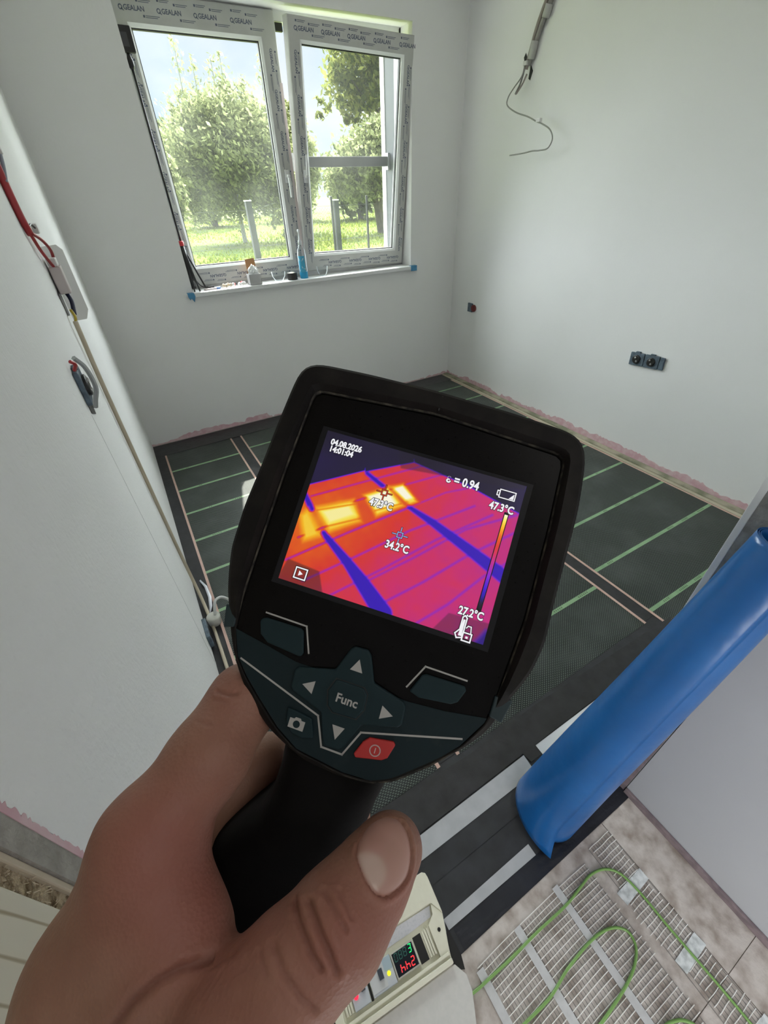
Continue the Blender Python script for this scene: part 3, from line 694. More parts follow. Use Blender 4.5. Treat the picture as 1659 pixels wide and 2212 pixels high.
rings, seg, N, ax, e1, e2 = roll_mesh()
# the loose corner of the outer wrap hangs down to the floor
vs_ = []; fs = []
for i in range(N+1):
    for k in range(seg+1):
        p = rings[i][k].copy()
        t = i/N
        fl = max(0.0, 1-t/0.10)
        w = max(0.0, (k-(seg-16))/16)
        p += Vector((-0.016,-0.030,-0.02))*w*w*fl*fl
        p.z = max(p.z, 0.0045)
        vs_.append(p)
for i in range(N):
    for k in range(seg):
        a = i*(seg+1)+k; fs.append((a,a+1,a+seg+2,a+seg+1))
o = pm('film_wrap', vs_, fs, m_blue, rl, smooth=True)
md = o.modifiers.new('s','SOLIDIFY'); md.thickness = 0.0008

# ------------------------------------------------------------------ left wall electrics
def wallbox(name, y, z, lab, rows=2):
    t = empty(name, (XL, y, z)); props(t, lab, 'socket box')
    return t
jb = empty('junction_terminal', (XL, 1.72, 1.315)); props(jb, 'white junction box with loose wires hanging out of the left wall', 'junction box')
m_greyw = mat('grey_white_plastic', (0.60,0.59,0.58), 0.45)
obj('cover_plate', P([(-0.055,-0.115),(0.03,-0.125),(0.055,-0.10),(0.055,0.075),(0.035,0.09),(-0.045,0.09)], 0, 0.006, Matrix(((0.55,0,0.83,0.014),(0.83,0,-0.55,0.10),(0,1,0,-0.005),(0,0,0,1)))), m_greyw, jb, bevel=0.001)
obj('terminal_block', B(0.004,0.034,-0.035,0.030,-0.030,0.040), mat('pinkish_clear', (0.52,0.46,0.45), 0.3), jb, bevel=0.003)
obj('terminal_cap', B(0.006,0.030,-0.030,-0.002,0.040,0.062), m_greyw, jb, bevel=0.002)
obj('terminal_cap', B(0.006,0.030,0.004,0.028,0.040,0.060), m_greyw, jb, bevel=0.002)
obj('wall_hole', P([(-0.03,-0.04),(0.03,-0.05),(0.05,0.0),(0.02,0.03),(-0.04,0.02)], 0.0, 0.001, Matrix(((0,0,1,0.0005),(1,0,0,-0.02),(0,1,0,-0.045),(0,0,0,1)))), m_black, jb)
obj('dark_wire', TB([(0.016,0.0,-0.02),(0.024,-0.02,-0.05),(0.018,-0.045,-0.085)], 0.006, 8), mat('navy_wire', (0.02,0.025,0.06), 0.4), jb, smooth=True)
obj('yellow_wire', TB([(0.014,-0.050,-0.07),(0.018,-0.058,-0.09),(0.012,-0.064,-0.108)], 0.004, 8), mat('yellow_wire_m', (0.42,0.32,0.03), 0.4), jb, smooth=True)
# cream cable dropping from the junction box to the floor
cc = obj('cream_cable', TB([(XL+0.014,1.652,1.215),(XL+0.010,1.655,1.05),(XL+0.009,1.660,0.80),(XL+0.009,1.660,0.50),(XL+0.010,1.655,0.25),(XL+0.014,1.63,0.10),(XL+0.022,1.55,0.030),(XL+0.030,1.42,0.012),(XL+0.034,1.28,0.010),(XL+0.036,1.10,0.010),(XL+0.034,0.90,0.010)], 0.0070, 10, 8), m_cable, smooth=True)
props(cc, 'cream cable hanging down the left wall from the junction box', 'cable')
# red cable bundle above
rb = empty('red_cable', (XL, 1.54, 1.545)); props(rb, 'red cable bundle splitting into two wires on the left wall', 'cable')
obj('cable_sheath', TB([(0.010,-0.01,0.10),(0.009,0.0,0.02),(0.008,0.01,-0.06),(0.010,0.03,-0.105)], 0.0085, 10), m_redwire, rb, smooth=True)
obj('wire', TB([(0.010,0.03,-0.10),(0.012,0.07,-0.14),(0.016,0.13,-0.175),(0.020,0.165,-0.195)], 0.0042, 8), m_redwire, rb, smooth=True)
obj('wire', TB([(0.010,0.03,-0.10),(0.022,0.10,-0.12),(0.028,0.165,-0.15),(0.022,0.200,-0.185)], 0.0042, 8), m_redwire, rb, smooth=True)
o = obj('wire', TB([(0.010,0.025,-0.095),(0.016,0.075,-0.085),(0.018,0.13,-0.095)], 0.0028, 6), m_blkwire, rb, smooth=True); o['label'] = 'thin black wire'
obj('connector', B(0.010,0.024,0.125,0.155,-0.108,-0.085), m_greyw, rb, bevel=0.002)
o = obj('wire', TB([(0.012,-0.002,0.0),(0.02,0.012,0.03),(0.024,0.022,0.055)], 0.0045, 6), mat('grey_blue', (0.25,0.28,0.33), 0.4), rb, smooth=True); o['label'] = 'grey blue wire end'
obj('connector', B(0.016,0.030,0.014,0.032,0.052,0.078), m_greyw, rb, bevel=0.002)
# switch box
def socket_box(loc, xdir, lab, w=0.15, h=0.075, n=2, m=None):
    """xdir +1 when the wall faces +X, -1 when it faces -X"""
    t = empty('socket_frame', loc); props(t, lab, 'socket')
    mm = m or m_slate; s = xdir
    def b(x0,x1,y0,y1,z0,z1): return B(min(s*x0,s*x1),max(s*x0,s*x1),y0,y1,z0,z1)
    k = w/n
    for i in range(n):
        y0 = -w/2+i*k
        fr = obj('frame', b(0.0,0.012,y0+0.002,y0+k-0.002,-h/2,h/2), mm, t, bevel=0.003)
        ins = obj('insert', LT([(0.025,0.0),(0.025,0.010),(0.021,0.012)], (0,0,0), 18, Matrix.Rotation(s*math.pi/2,4,'Y')), m_black, fr, smooth=False); ins.location = (s*0.008, y0+k/2, 0)
        for dz in (-0.010,0.010):
            q = obj('screw', LT([(0.0055,0.0),(0.0055,0.004),(0.002,0.005)], (0,0,0), 10, Matrix.Rotation(s*math.pi/2,4,'Y')), m_steel, fr); q.location = (s*0.019, y0+k/2+dz*0.5, dz)
        obj('lug', b(0.0,0.014,y0+k/2-0.014,y0+k/2+0.014,h/2,h/2+0.007), mm, fr, bevel=0.002)
    return t
sb = socket_box((XL,1.222,1.150), 1, 'dark slate switch frame hanging from the left wall right beside the cream cable', w=0.075, h=0.080, n=1)
obj('loose_wire', TB([(0.008,-0.03,0.045),(0.016,-0.04,0.06),(0.010,-0.05,0.07)], 0.004, 6), m_redwire, sb)
obj('clear_clip', TB([(0.012,0.02,0.06),(0.024,0.036,0.03),(0.026,0.044,-0.02),(0.012,0.052,-0.055),(0.004,0.055,-0.075)], 0.006, 6), mat('clear_grey', (0.40,0.42,0.42), 0.3), sb)
obj('gap_shadow', P([(-0.03,-0.05),(0.035,-0.075),(0.045,-0.02),(0.03,0.03),(-0.03,0.03)], 0, 0.0012, Matrix(((0,0,1,0.0004),(1,0,0,0),(0,1,0,-0.01),(0,0,0,1)))), m_black, sb)  # black sheet painted in for the shadow behind the switch frame
lo = empty('low_outlet', (XL,1.33,0.02)); props(lo, 'slate outlet box near the floor behind the cream cable', 'socket')
obj('outlet_body', B(0.0,0.016,-0.06,0.05,-0.01,0.06), m_slate, lo, bevel=0.003)
obj('outlet_slot', B(0.0159,0.018,-0.03,0.01,0.01,0.045), m_black, lo)
# raised strip below the switch, put in for a faint line of shading
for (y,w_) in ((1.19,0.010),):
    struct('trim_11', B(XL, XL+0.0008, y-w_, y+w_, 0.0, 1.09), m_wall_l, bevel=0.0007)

# ------------------------------------------------------------------ right wall electrics
sr = socket_box((XR,1.425,0.630), -1, 'slate double socket frame on the right wall', w=0.185, h=0.075, n=2)
sr.rotation_euler = (math.radians(-4),0,0)
obj('end_frame', B(-0.012,0,-0.122,-0.094,-0.036,0.034), m_slate, sr, bevel=0.003)
s3 = empty('outlet_box', (XR,3.055,0.665)); props(s3, 'small blue and dark red outlet on the right wall near the corner', 'socket')
obj('box_body', B(-0.014,0,-0.012,0.045,-0.035,0.035), m_slate, s3, bevel=0.003)
obj('cap_ring', LT([(0.028,0),(0.028,0.012),(0.020,0.014)], (0,0,0), 18, Matrix.Rotation(-math.pi/2,4,'Y')), mat('dark_red', (0.13,0.02,0.02), 0.5), s3).location = (-0.003,-0.030,0.0)
# conduit
cn = empty('conduit_bundle', (XR, 2.74, 2.09)); props(cn, 'grey taped conduit bundle coming down the right wall', 'conduit')
m_con = mat('grey_conduit', (0.30,0.29,0.28), 0.6, noise=(25,(0.22,0.21,0.20),0.3,0.7)); m_con2 = mat('pale_tape', (0.44,0.44,0.42), 0.5)
m_con3 = mat('dusky_conduit', (0.27,0.235,0.22), 0.6)
def RX(x,y,off=0.02):
    return None
cp0 = [(2.6400,2.5656,2.3548),(2.6400,2.6062,2.3147),(2.6400,2.6560,2.2213),(2.6400,2.6916,2.1361),(2.6400,2.7156,2.0825)]
cp1 = [(2.6350,2.5950,2.3611),(2.6350,2.6331,2.3201),(2.6350,2.6807,2.2257),(2.6350,2.7111,2.1296),(2.6350,2.7293,2.0648)]
sub = lambda p: (p[0]-XR, p[1]-2.74, p[2]-2.09)
obj('conduit', TB([sub(p) for p in cp0], 0.013, 10), m_con, cn, smooth=True)
obj('conduit', TB([sub(p) for p in cp1], 0.011, 10), m_con3, cn, smooth=True)
for (pa,pb) in (((2.6370,2.6099,2.3018),(2.6370,2.6273,2.2541)),((2.6370,2.6841,2.1756),(2.6370,2.6989,2.1029))):
    obj('tape_wrap', TB([sub(pa),sub(pb)], 0.022, 10, smooth=False), m_con2, cn, smooth=True)
obj('wall_hole', P([(-0.025,0.0),(-0.005,0.028),(0.008,0.01),(-0.008,-0.03)], 0, 0.001, Matrix(((0,0,-1,-0.0006),(1,0,0,0.035),(0,1,0,0.025),(0,0,0,1)))), m_black, cn)
obj('wall_hole', P([(-0.018,0.0),(0.006,0.03),(0.012,-0.03),(-0.004,-0.04)], 0, 0.001, Matrix(((0,0,-1,-0.0006),(1,0,0,-0.03),(0,1,0,-0.035),(0,0,0,1)))), m_black, cn)
obj('bracket', B(-0.045,-0.002,-0.03,0.0,-0.01,0.01), m_greyw, cn, bevel=0.002)
m_gw = mat('grey_wire', (0.26,0.26,0.24), 0.5)
w1 = [(2.6250,2.7318,2.0842),(2.6000,2.7216,2.0320),(2.5700,2.7473,1.9839),(2.5600,2.7774,1.9461),(2.5600,2.7776,1.9081),(2.5700,2.7010,1.8677),(2.5900,2.6152,1.8400),(2.6000,2.5489,1.8124),(2.6000,2.4919,1.7942),(2.6000,2.4253,1.7631),(2.6000,2.3951,1.7188),(2.6000,2.4203,1.6781),(2.6000,2.4860,1.6717),(2.6000,2.5446,1.6733),(2.6000,2.6235,1.6671),(2.6000,2.7454,1.6629)]
o = obj('loose_wire', TB([sub(p) for p in w1], 0.0038, 8), m_gw, cn, smooth=True)
obj('loose_wire', TB([sub(p) for p in ((2.6250,2.7309,2.0645),(2.6100,2.7369,2.0046),(2.6000,2.7601,1.9579))], 0.0055, 8), m_gw, cn, smooth=True)
obj('loose_wire', TB([sub(p) for p in ((2.6250,2.7061,2.0409),(2.6100,2.7197,1.9981),(2.6000,2.7522,1.9590))], 0.005, 8), m_con3, cn, smooth=True)
pc = sub((2.6000,2.5296,1.8105))
obj('wire_clip', B(pc[0]-0.012,pc[0]+0.01,pc[1]-0.02,pc[1]+0.012,pc[2]-0.004,pc[2]+0.014), m_greyw, cn, bevel=0.002)

# ------------------------------------------------------------------ distribution box on the floor
db = empty('distribution_box', (0.0384,0.1275,0.0), math.radians(-5.3)); props(db, 'open cream distribution box lying on the floor near the threshold, its lights glowing', 'electrical box')
m_crm = mat('cream_plastic', (0.80,0.78,0.64), 0.45, noise=(60,(0.76,0.74,0.60),0.3,0.7)); m_crm2 = mat('pale_lid', (0.66,0.64,0.61), 0.5, noise=(90,(0.61,0.60,0.57),0.3,0.7))
H0 = 0.074; ZT = 0.090
mm_ = 0.001
obj('box_base', P([(x*mm_,y*mm_) for x,y in [(-150,-76),(127,-76),(146,5),(149,82),(141,95),(130,97),(-140,97),(-150,88)]], 0.003, H0), m_crm, db, bevel=0.003)
# cover: rim parts around the window
bm = NB()
prism(bm, [(x*mm_,y*mm_) for x,y in [(-150,40),(131,36),(149,8),(149,82),(147,92),(139,97),(130,97),(-140,97),(-150,88)]], H0, ZT)
prism(bm, [(x*mm_,y*mm_) for x,y in [(-150,-76),(127,-76),(129,-58),(-150,-58)]], H0, ZT-0.004)
prism(bm, [(x*mm_,y*mm_) for x,y in [(106,-58),(129,-58),(149,8),(131,36),(125,16),(106,3)]], H0, ZT-0.003)
prism(bm, [(x*mm_,y*mm_) for x,y in [(-150,-58),(-131,-58),(-131,40),(-150,40)]], H0, ZT-0.003)
obj('box_cover', bm, m_crm, db, bevel=0.0015)
obj('label_strip', P([(x*mm_,y*mm_) for x,y in [(-128,12),(60,12),(120,15),(125,28),(128,34),(-128,38)]], H0+0.0002, H0+0.0015), mat('white_label', (0.80,0.81,0.87), 0.5, noise=(200,(0.70,0.72,0.78),0.3,0.5)), db)
obj('hinge_rail', B(-0.15,0.128,-0.076,-0.066,ZT-0.004,ZT+0.004), m_crm, db, bevel=0.002)
obj('hinge_rail', B(-0.15,0.127,-0.061,-0.055,ZT-0.0045,ZT+0.001), m_crm, db, bevel=0.001)
obj('door', P([(x*mm_,y*mm_) for x,y in [(-150,-78),(130,-78),(146,-103),(144,-128),(110,-205),(-150,-215)]], ZT-0.012, ZT-0.008), m_crm2, db, bevel=0.0015)
obj('screw', LT([(0.004,0),(0.004,0.001),(0.0015,0.0012)],(0.126,-0.014,ZT-0.003),12), m_black, db)
for x in (-0.122,-0.116,-0.110,0.088,0.094,0.100):
    obj('blank_rib', B(x-0.0022,x+0.0022,-0.046,0.002,H0,H0+0.007), m_crm, db)
obj('open_slot', B(0.061,0.082,-0.046,0.002,H0,H0+0.0008), m_black, db)
obj('open_slot', B(-0.066,-0.061,-0.048,0.002,H0,H0+0.0008), m_black, db)
m_brk = mat('breaker_grey', (0.58,0.61,0.66), 0.5); m_brk2 = mat('breaker_blue', (0.40,0.50,0.56), 0.5)
# three modules
mod = empty('relay_display', (0.0294,-0.0225,H0), parent=db)
obj('bezel', B(-0.0290,0.0290,-0.0228,0.0228,0,0.011), mat('bezel_cream', (0.55,0.53,0.47),0.5), mod, bevel=0.001)
obj('screen', B(-0.0262,0.0262,-0.0200,0.0200,0.011,0.0114), mat('dark_screen', (0.01,0.012,0.02), 0.15), mod)
SEG = {'0':'abcdef','2':'abged','4':'fgbc','C':'afed','E':'afged','8':'abcdefg'}
def seg7(bm, ch, x, y, w, h, t, z, sl=0.12):
    S = {'a':((0,h),(w,h)),'b':((w,h),(w,h/2)),'c':((w,h/2),(w,0)),'d':((0,0),(w,0)),'e':((0,h/2),(0,0)),'f':((0,h),(0,h/2)),'g':((0,h/2),(w,h/2))}
    for s in SEG[ch]:
        (xa,ya),(xb,yb) = S[s]
        if xa == xb: q = [(xa-t,ya-t*.6),(xa+t,ya-t*.6),(xb+t,yb+t*.6),(xb-t,yb+t*.6)]
        else: q = [(xa+t*.6,ya-t),(xb-t*.6,ya-t),(xb-t*.6,ya+t),(xa+t*.6,ya+t)]
        # the box lies upside down to the viewer
        bm.faces.new([bm.verts.new((x-(a+b*sl), y-b, z)) for a,b in q])
m_ledr = mat('led_red', (0.1,0,0), emit=(1.0,0.04,0.05), es=1.3); m_ledg = mat('led_green', (0,0.1,0), emit=(0.02,0.9,0.25), es=1.0); m_ledd = mat('led_dim', (0.02,0.10,0.08), 0.4, emit=(0.01,0.08,0.06), es=0.35)
bm = NB()
for i,ch in enumerate('244'): seg7(bm, ch, 0.0205-i*0.0130, -0.0015+0.0, 0.0080, 0.0140, 0.0010, 0.0117)
for v in bm.verts: v.co.y -= 0.001
obj('red_digits', bm, m_ledr, mod)
bm = NB(); seg7(bm, 'E', 0.0215, 0.0185, 0.0065, 0.0130, 0.0009, 0.0117)
box(bm, 0.0212,0.0232,0.0165,0.0185,0.0115,0.0117)
obj('green_digits', bm, m_ledg, mod)
bm = NB()
for i,ch in enumerate('880'): seg7(bm, ch, 0.0090-i*0.0115, 0.0180, 0.0070, 0.0130, 0.0007, 0.0117)
obj('dim_digits', bm, m_ledd, mod)
mod = empty('residual_breaker', (-0.0305,-0.0225,H0), parent=db)
obj('breaker_body', B(-0.0292,0.0290,-0.0245,0.0245,0,0.009), m_brk, mod, bevel=0.001)
obj('breaker_face', B(-0.0285,0.0080,-0.020,0.0225,0.009,0.0100), mat('pale_face', (0.62,0.63,0.64), 0.5), mod)
obj('lever', B(-0.007,0.004,-0.006,0.012,0.0100,0.016), mat('dark_lever', (0.05,0.06,0.08), 0.4), mod, bevel=0.001)
obj('side_label', B(0.0085,0.0285,0.002,0.0235,0.009,0.0098), m_brk2, mod)
obj('indicator', LT([(0.0042,0.009),(0.0042,0.0112),(0.002,0.0118)],(0.0165,-0.0035,0),14), mat('yellow_lamp', (0.6,0.6,0), emit=(0.95,0.95,0.02), es=1.1), mod)
mod = empty('circuit_breaker', (-0.0860,-0.0230,H0), parent=db)
obj('breaker_body', B(-0.0188,0.0190,-0.0245,0.0245,0,0.009), m_brk, mod, bevel=0.001)
obj('side_label', B(-0.0183,0.0,0.004,0.0235,0.009,0.0098), m_brk2, mod)
obj('breaker_face', B(0.0005,0.0183,0.008,0.0235,0.009,0.0100), mat('pale_face2', (0.60,0.61,0.62), 0.5), mod)
obj('lever', B(0.004,0.014,-0.003,0.007,0.0095,0.015), mat('dark_lever2', (0.06,0.07,0.08), 0.4), mod, bevel=0.001)
obj('indicator', LT([(0.0052,0.009),(0.0052,0.0112),(0.002,0.0120)],(-0.0095,-0.0035,0),14), mat('red_lamp', (0.6,0,0), emit=(1.0,0.03,0.08), es=1.2), mod)

# ------------------------------------------------------------------ thermal camera held in the hand
tcam = empty('thermal_camera', mw=DEV); props(tcam, 'black handheld thermal imaging camera with a colour screen gripped in the hand', 'thermal camera')
MS = 0.001
def dev(name, bm, m, parent=tcam, smooth=False, bevel=0, seg=2, angle=40):
    for v in bm.verts: v.co *= MS
    return obj(name, bm, m, parent, smooth=smooth, bevel=bevel*MS, seg=seg, angle=angle)
outer = [(-50.5,49.0),(-46.8,50.6),(-27.5,51.6),(-3.3,52.0),(23.6,51.3),(44.1,50.0),(48.6,48.6),(51.4,45.2),(52.8,39.3),(54.3,23.4),(54.2,10.4),(54.2,-7.0),(54.6,-20.4),(52.9,-30.1),(48.9,-40.3),(47.5,-46.5),(44.8,-53.0),(38.8,-60.9),(32.8,-65.9),(26.8,-71.0),(20.5,-76.5),(13,-80.5),(3,-81.2),(-9,-80.5),(-17.5,-77.5),(-24.4,-74.5),(-29.5,-70.5),(-34.5,-66.5),(-39.3,-61.2),(-43.2,-55.9),(-47.0,-49.2),(-50.2,-39.9),(-53.5,-29.4),(-55.3,-21.6),(-55.8,-6.4),(-55.0,6.1),(-54.3,24.2),(-53.6,37.2),(-52.9,46.0)]
panel = [(-44.2,39.8),(-0.7,42.9),(44.9,40.4),(46.0,14.4),(46.1,-15.6),(44.6,-33.0),(43.9,-42.2),(42.6,-50.0),(37.2,-59.0),(30.0,-66.8),(20.4,-75.0),(13.6,-78.0),(4.4,-78.6),(-12.1,-76.8),(-20.2,-72.6),(-29.5,-65.6),(-35.6,-60.7),(-40.6,-55.6),(-44.2,-46.4),(-45.0,-36.7),(-45.2,-21.8),(-45.3,8.9)]
def inset(poly, d):
    n = len(poly); out = []
    A = sum(poly[i][0]*poly[(i+1)%n][1]-poly[(i+1)%n][0]*poly[i][1] for i in range(n)); sg = 1 if A > 0 else -1
    for i in range(n):
        p0 = Vector(poly[i-1][:2]); p1 = Vector(poly[i][:2]); p2 = Vector(poly[(i+1)%n][:2])
        a = (p1-p0).normalized(); b = (p2-p1).normalized()
        na = Vector((-a.y,a.x))*sg; nb = Vector((-b.y,b.x))*sg
        m_ = (na+nb); m_.normalize(); c = max(m_.dot(na), 0.5)
        q = p1+m_*(d/c); out.append((q.x,q.y))
    return out
def resample(poly, N):
    n = len(poly); L_ = [0]
    for i in range(n): L_.append(L_[-1]+math.dist(poly[i], poly[(i+1)%n]))
    out = []
    for k in range(N):
        s = L_[-1]*k/N; i = max(j for j in range(n) if L_[j] <= s+1e-9)
        t = (s-L_[i])/max(1e-9, L_[i+1]-L_[i]); a = poly[i]; b = poly[(i+1)%n]
        out.append((a[0]+(b[0]-a[0])*t, a[1]+(b[1]-a[1])*t))
    return out
def radial(poly, c, angs):
    """sample polygon at fixed directions from c"""
    out = []; n = len(poly)
    for a in angs:
        d = (math.cos(a), math.sin(a)); best = None
        for i in range(n):
            x1,y1 = poly[i][0]-c[0], poly[i][1]-c[1]; x2,y2 = poly[(i+1)%n][0]-c[0], poly[(i+1)%n][1]-c[1]
            ex,ey = x2-x1, y2-y1; den = d[0]*ey-d[1]*ex
            if abs(den) < 1e-9: continue
            t = (x1*ey-y1*ex)/den; s = (x1*d[1]-y1*d[0])/den
            if t > 0 and -1e-6 <= s <= 1+1e-6: best = t if best is None else max(best,t)
        out.append((c[0]+best*d[0], c[1]+best*d[1]))
    return out
NA = 220; cen = (0,-15)
angs = [2*math.pi*i/NA for i in range(NA)]
ro = radial(outer, cen, angs); rpn = radial(panel, cen, angs)
def smoothring(r, k=2):
    for _ in range(k): r = [((r[i-1][0]+2*r[i][0]+r[(i+1)%NA][0])/4, (r[i-1][1]+2*r[i][1]+r[(i+1)%NA][1])/4) for i in range(NA)]
    return r
ro = smoothring(ro,3); rp_ = smoothring(rpn,1)
def shr(r, s, dx=0, dy=0): return [(cen[0]+(p[0]-cen[0])*s+dx, cen[1]+(p[1]-cen[1])*s+dy) for p in r]
def topw(p):   # armour stands higher round the screen than round the keypad
    t = min(max((p[1]+48)/14,0),1); return t*t*(3-2*t)
bm = NB(); rings = []
def addring(r, wf): rings.append([bm.verts.new((p[0],p[1],wf(p))) for p in r])
addring(shr(ro,0.70,0,-2), lambda p:-58)
addring(shr(ro,0.80), lambda p:-52)
addring(shr(ro,0.86), lambda p:-34)
addring(shr(ro,0.965), lambda p:-20)
addring(shr(ro,0.992), lambda p:-12)
addring(ro, lambda p:-6)
addring(shr(ro,0.996), lambda p:-2.0+2.2*topw(p))
addring(inset(ro,0.9), lambda p:-0.5+2.9*topw(p))
addring(inset(ro,2.0), lambda p:0.1+3.2*topw(p))
mixr = [(p[0]*(0.74)+q[0]*0.26, p[1]*0.74+q[1]*0.26) for p,q in zip(rp_, ro)]
addring(mixr, lambda p:0.4+3.2*topw(p))
mixr = [(p[0]*(0.86)+q[0]*0.14, p[1]*0.86+q[1]*0.14) for p,q in zip(rp_, ro)]
addring(mixr, lambda p:0.3+1.7*topw(p))
addring(shr(rp_,1.006), lambda p:-0.4)
for a,b in zip(rings, rings[1:]):
    for k in range(NA): bm.faces.new((a[k],a[(k+1)%NA],b[(k+1)%NA],b[k]))
bm.faces.new(rings[0][::-1])
m_rub = mat('worn_black_rubber', (0.008,0.007,0.0065), 0.6, spec=0.18, noise=(90,(0.017,0.015,0.013),0.30,0.58), bump=(500,0.25,0.0004))
dev('armour_body', bm, m_rub, smooth=24)
# dusty line along the inner edge
bm = NB(); rd = [(p[0]*(0.93)+q[0]*0.07, p[1]*0.93+q[1]*0.07) for p,q in zip(rp_, ro)]
r1 = shr(rp_,1.016); r2 = shr(rp_,1.008)
va = [bm.verts.new((p[0],p[1],0.10+1.2*topw(p))) for p in r1]; vb = [bm.verts.new((p[0],p[1],0.04+0.5*topw(p))) for p in r2]
for k in range(NA): bm.faces.new((va[k],va[(k+1)%NA],vb[(k+1)%NA],vb[k]))
dev('dusty_seam', bm, mat('seam_dust', (0.012,0.011,0.010), 0.9, noise=(260,(0.085,0.075,0.055),0.36,0.58)))
bm = NB(); prism(bm, rp_, -1.5, 0.0)
m_face = mat('black_face', (0.0035,0.003,0.003), 0.25, spec=0.12, noise=(700,(0.008,0.007,0.0065),0.25,0.32))
dev('front_plate', bm, m_face)
bm = NB(); box(bm, -0.25,0.25, 44.0, 49.4, 1.0, 3.35); dev('top_notch', bm, m_black)
# screen
m_bez = mat('screen_bezel', (0.014,0.014,0.017), 0.25, spec=0.2)
bm = NB(); prism(bm, [(-38,-28.8),(38,-28.8),(38,28.8),(-38,28.8)], 0.0, 0.10); dev('screen_bezel', bm, m_bez)
SX0,SX1,SY0,SY1 = -35.9,35.9,-27.0,27.6
GW,GH = 320,240
gx = np.linspace(SX0,SX1,GW+1); gy = np.linspace(SY0,SY1,GH+1)
U,V = np.meshgrid(gx,gy)
def seg_d(p,q):
    px,py = p; qx,qy = q; dx,dy = qx-px,qy-py
    t = np.clip(((U-px)*dx+(V-py)*dy)/(dx*dx+dy*dy),0,1)
    return np.hypot(U-px-t*dx, V-py-t*dy), t
def poly_in(pts, soft=0.5):
    """signed soft mask for a convex polygon"""
    n = len(pts); A = sum(pts[i][0]*pts[(i+1)%n][1]-pts[(i+1)%n][0]*pts[i][1] for i in range(n)); sg = 1 if A > 0 else -1
    d = np.full(U.shape, 1e9)
    for i in range(n):
        (x1,y1),(x2,y2) = pts[i],pts[(i+1)%n]; L_ = math.hypot(x2-x1,y2-y1)
        d = np.minimum(d, sg*((x2-x1)*(V-y1)-(y2-y1)*(U-x1))/L_)
    return np.clip(0.5+d/(2*soft),0,1)
rs = np.random.RandomState(3)
def vnoise(sx, sy):
    a = rs.rand(sy+2, sx+2); xi = np.linspace(0,sx,GW+1); yi = np.linspace(0,sy,GH+1)
    x0 = xi.astype(int); y0 = yi.astype(int); fx = xi-x0; fy = yi-y0; fx = fx*fx*(3-2*fx); fy = fy*fy*(3-2*fy)
    FX,FY_ = np.meshgrid(fx,fy); X0,Y0 = np.meshgrid(x0,y0)
    return (a[Y0,X0]*(1-FX)*(1-FY_)+a[Y0,X0+1]*FX*(1-FY_)+a[Y0+1,X0]*(1-FX)*FY_+a[Y0+1,X0+1]*FX*FY_)
# temperature field 0..1 for the floor
temp = 0.58+0.0*U
temp += -0.05*np.clip((U-5)/30,-1,1)
hot = poly_in([(-38.23,0.79),(-13.91,17.96),(3.69,13.31),(0.96,1.21),(-23.70,-17.54),(-35.63,-21.24)], 8.0)
temp += 0.10*hot
temp += 0.07*np.exp(-(((U+34)/14)**2+((V+6)/12)**2))
temp += 0.05*(vnoise(9,7)-0.5)+0.03*(vnoise(30,24)-0.5)
m1 = poly_in([(20.45,-3.83),(30.61,0.88),(35.24,-15.98),(19.82,-25.44)],6.0); temp += -0.02*m1
def cold(pts, w0, w1, depth, soft):
    global temp
    for a,b in zip(pts, pts[1:]):
        pass
    n = len(pts)-1; k = np.zeros(U.shape)
    for i in range(n):
        d,t = seg_d(pts[i], pts[i+1]); w = (w0+(w1-w0)*((i+t)/n))
        k = np.maximum(k, np.clip((w-d)/soft+0.5,0,1))
    temp = temp*(1-k)+(depth)*k
thin = [([(-35.51,-20.40),(-17.92,-5.35),(0.07,9.39)],0.30),([(-27.57,-25.48),(-12.50,-12.08),(2.42,1.66),(21.01,16.08)],0.30),([(-17.81,-27.89),(-2.51,-13.31),(11.95,1.39),(27.54,14.85)],0.32),
        ([(-6.95,-19.40),(6.48,-6.60),(20.31,7.50),(35.33,17.20)],0.32),([(-0.95,-25.86),(11.69,-13.54),(23.98,-0.01),(37.38,12.31)],0.36),([(12.83,-27.68),(21.49,-18.10),(30.17,-5.81),(38.97,3.47)],0.36),
        ([(-34.03,3.29),(-17.46,13.59),(0.32,24.62)],0.22),([(-21.05,4.28),(-5.04,15.61),(8.48,24.12)],0.2),([(0.07,9.39),(10.34,17.73),(20.58,23.20)],0.2),([(-33.89,-11.84),(-24.73,-4.59)],0.2)]
for pts,w in thin: cold(pts, w, w*1.15, 0.38, 0.75)
tcold1 = [([(-37.22,4.00),(-32.63,-0.84)],0.9,1.1),([(-25.70,-7.88),(-14.85,-14.79),(-8.04,-19.74),(1.89,-27.40)],1.0,3.1),([(-17.60,16.62),(-10.79,13.75)],0.75,0.85),([(-0.07,9.35),(8.84,6.64),(23.22,1.32),(36.43,-3.86)],0.75,2.3)]
for pts,a,b in tcold1: cold(pts, a, b, 0.17, 0.9)
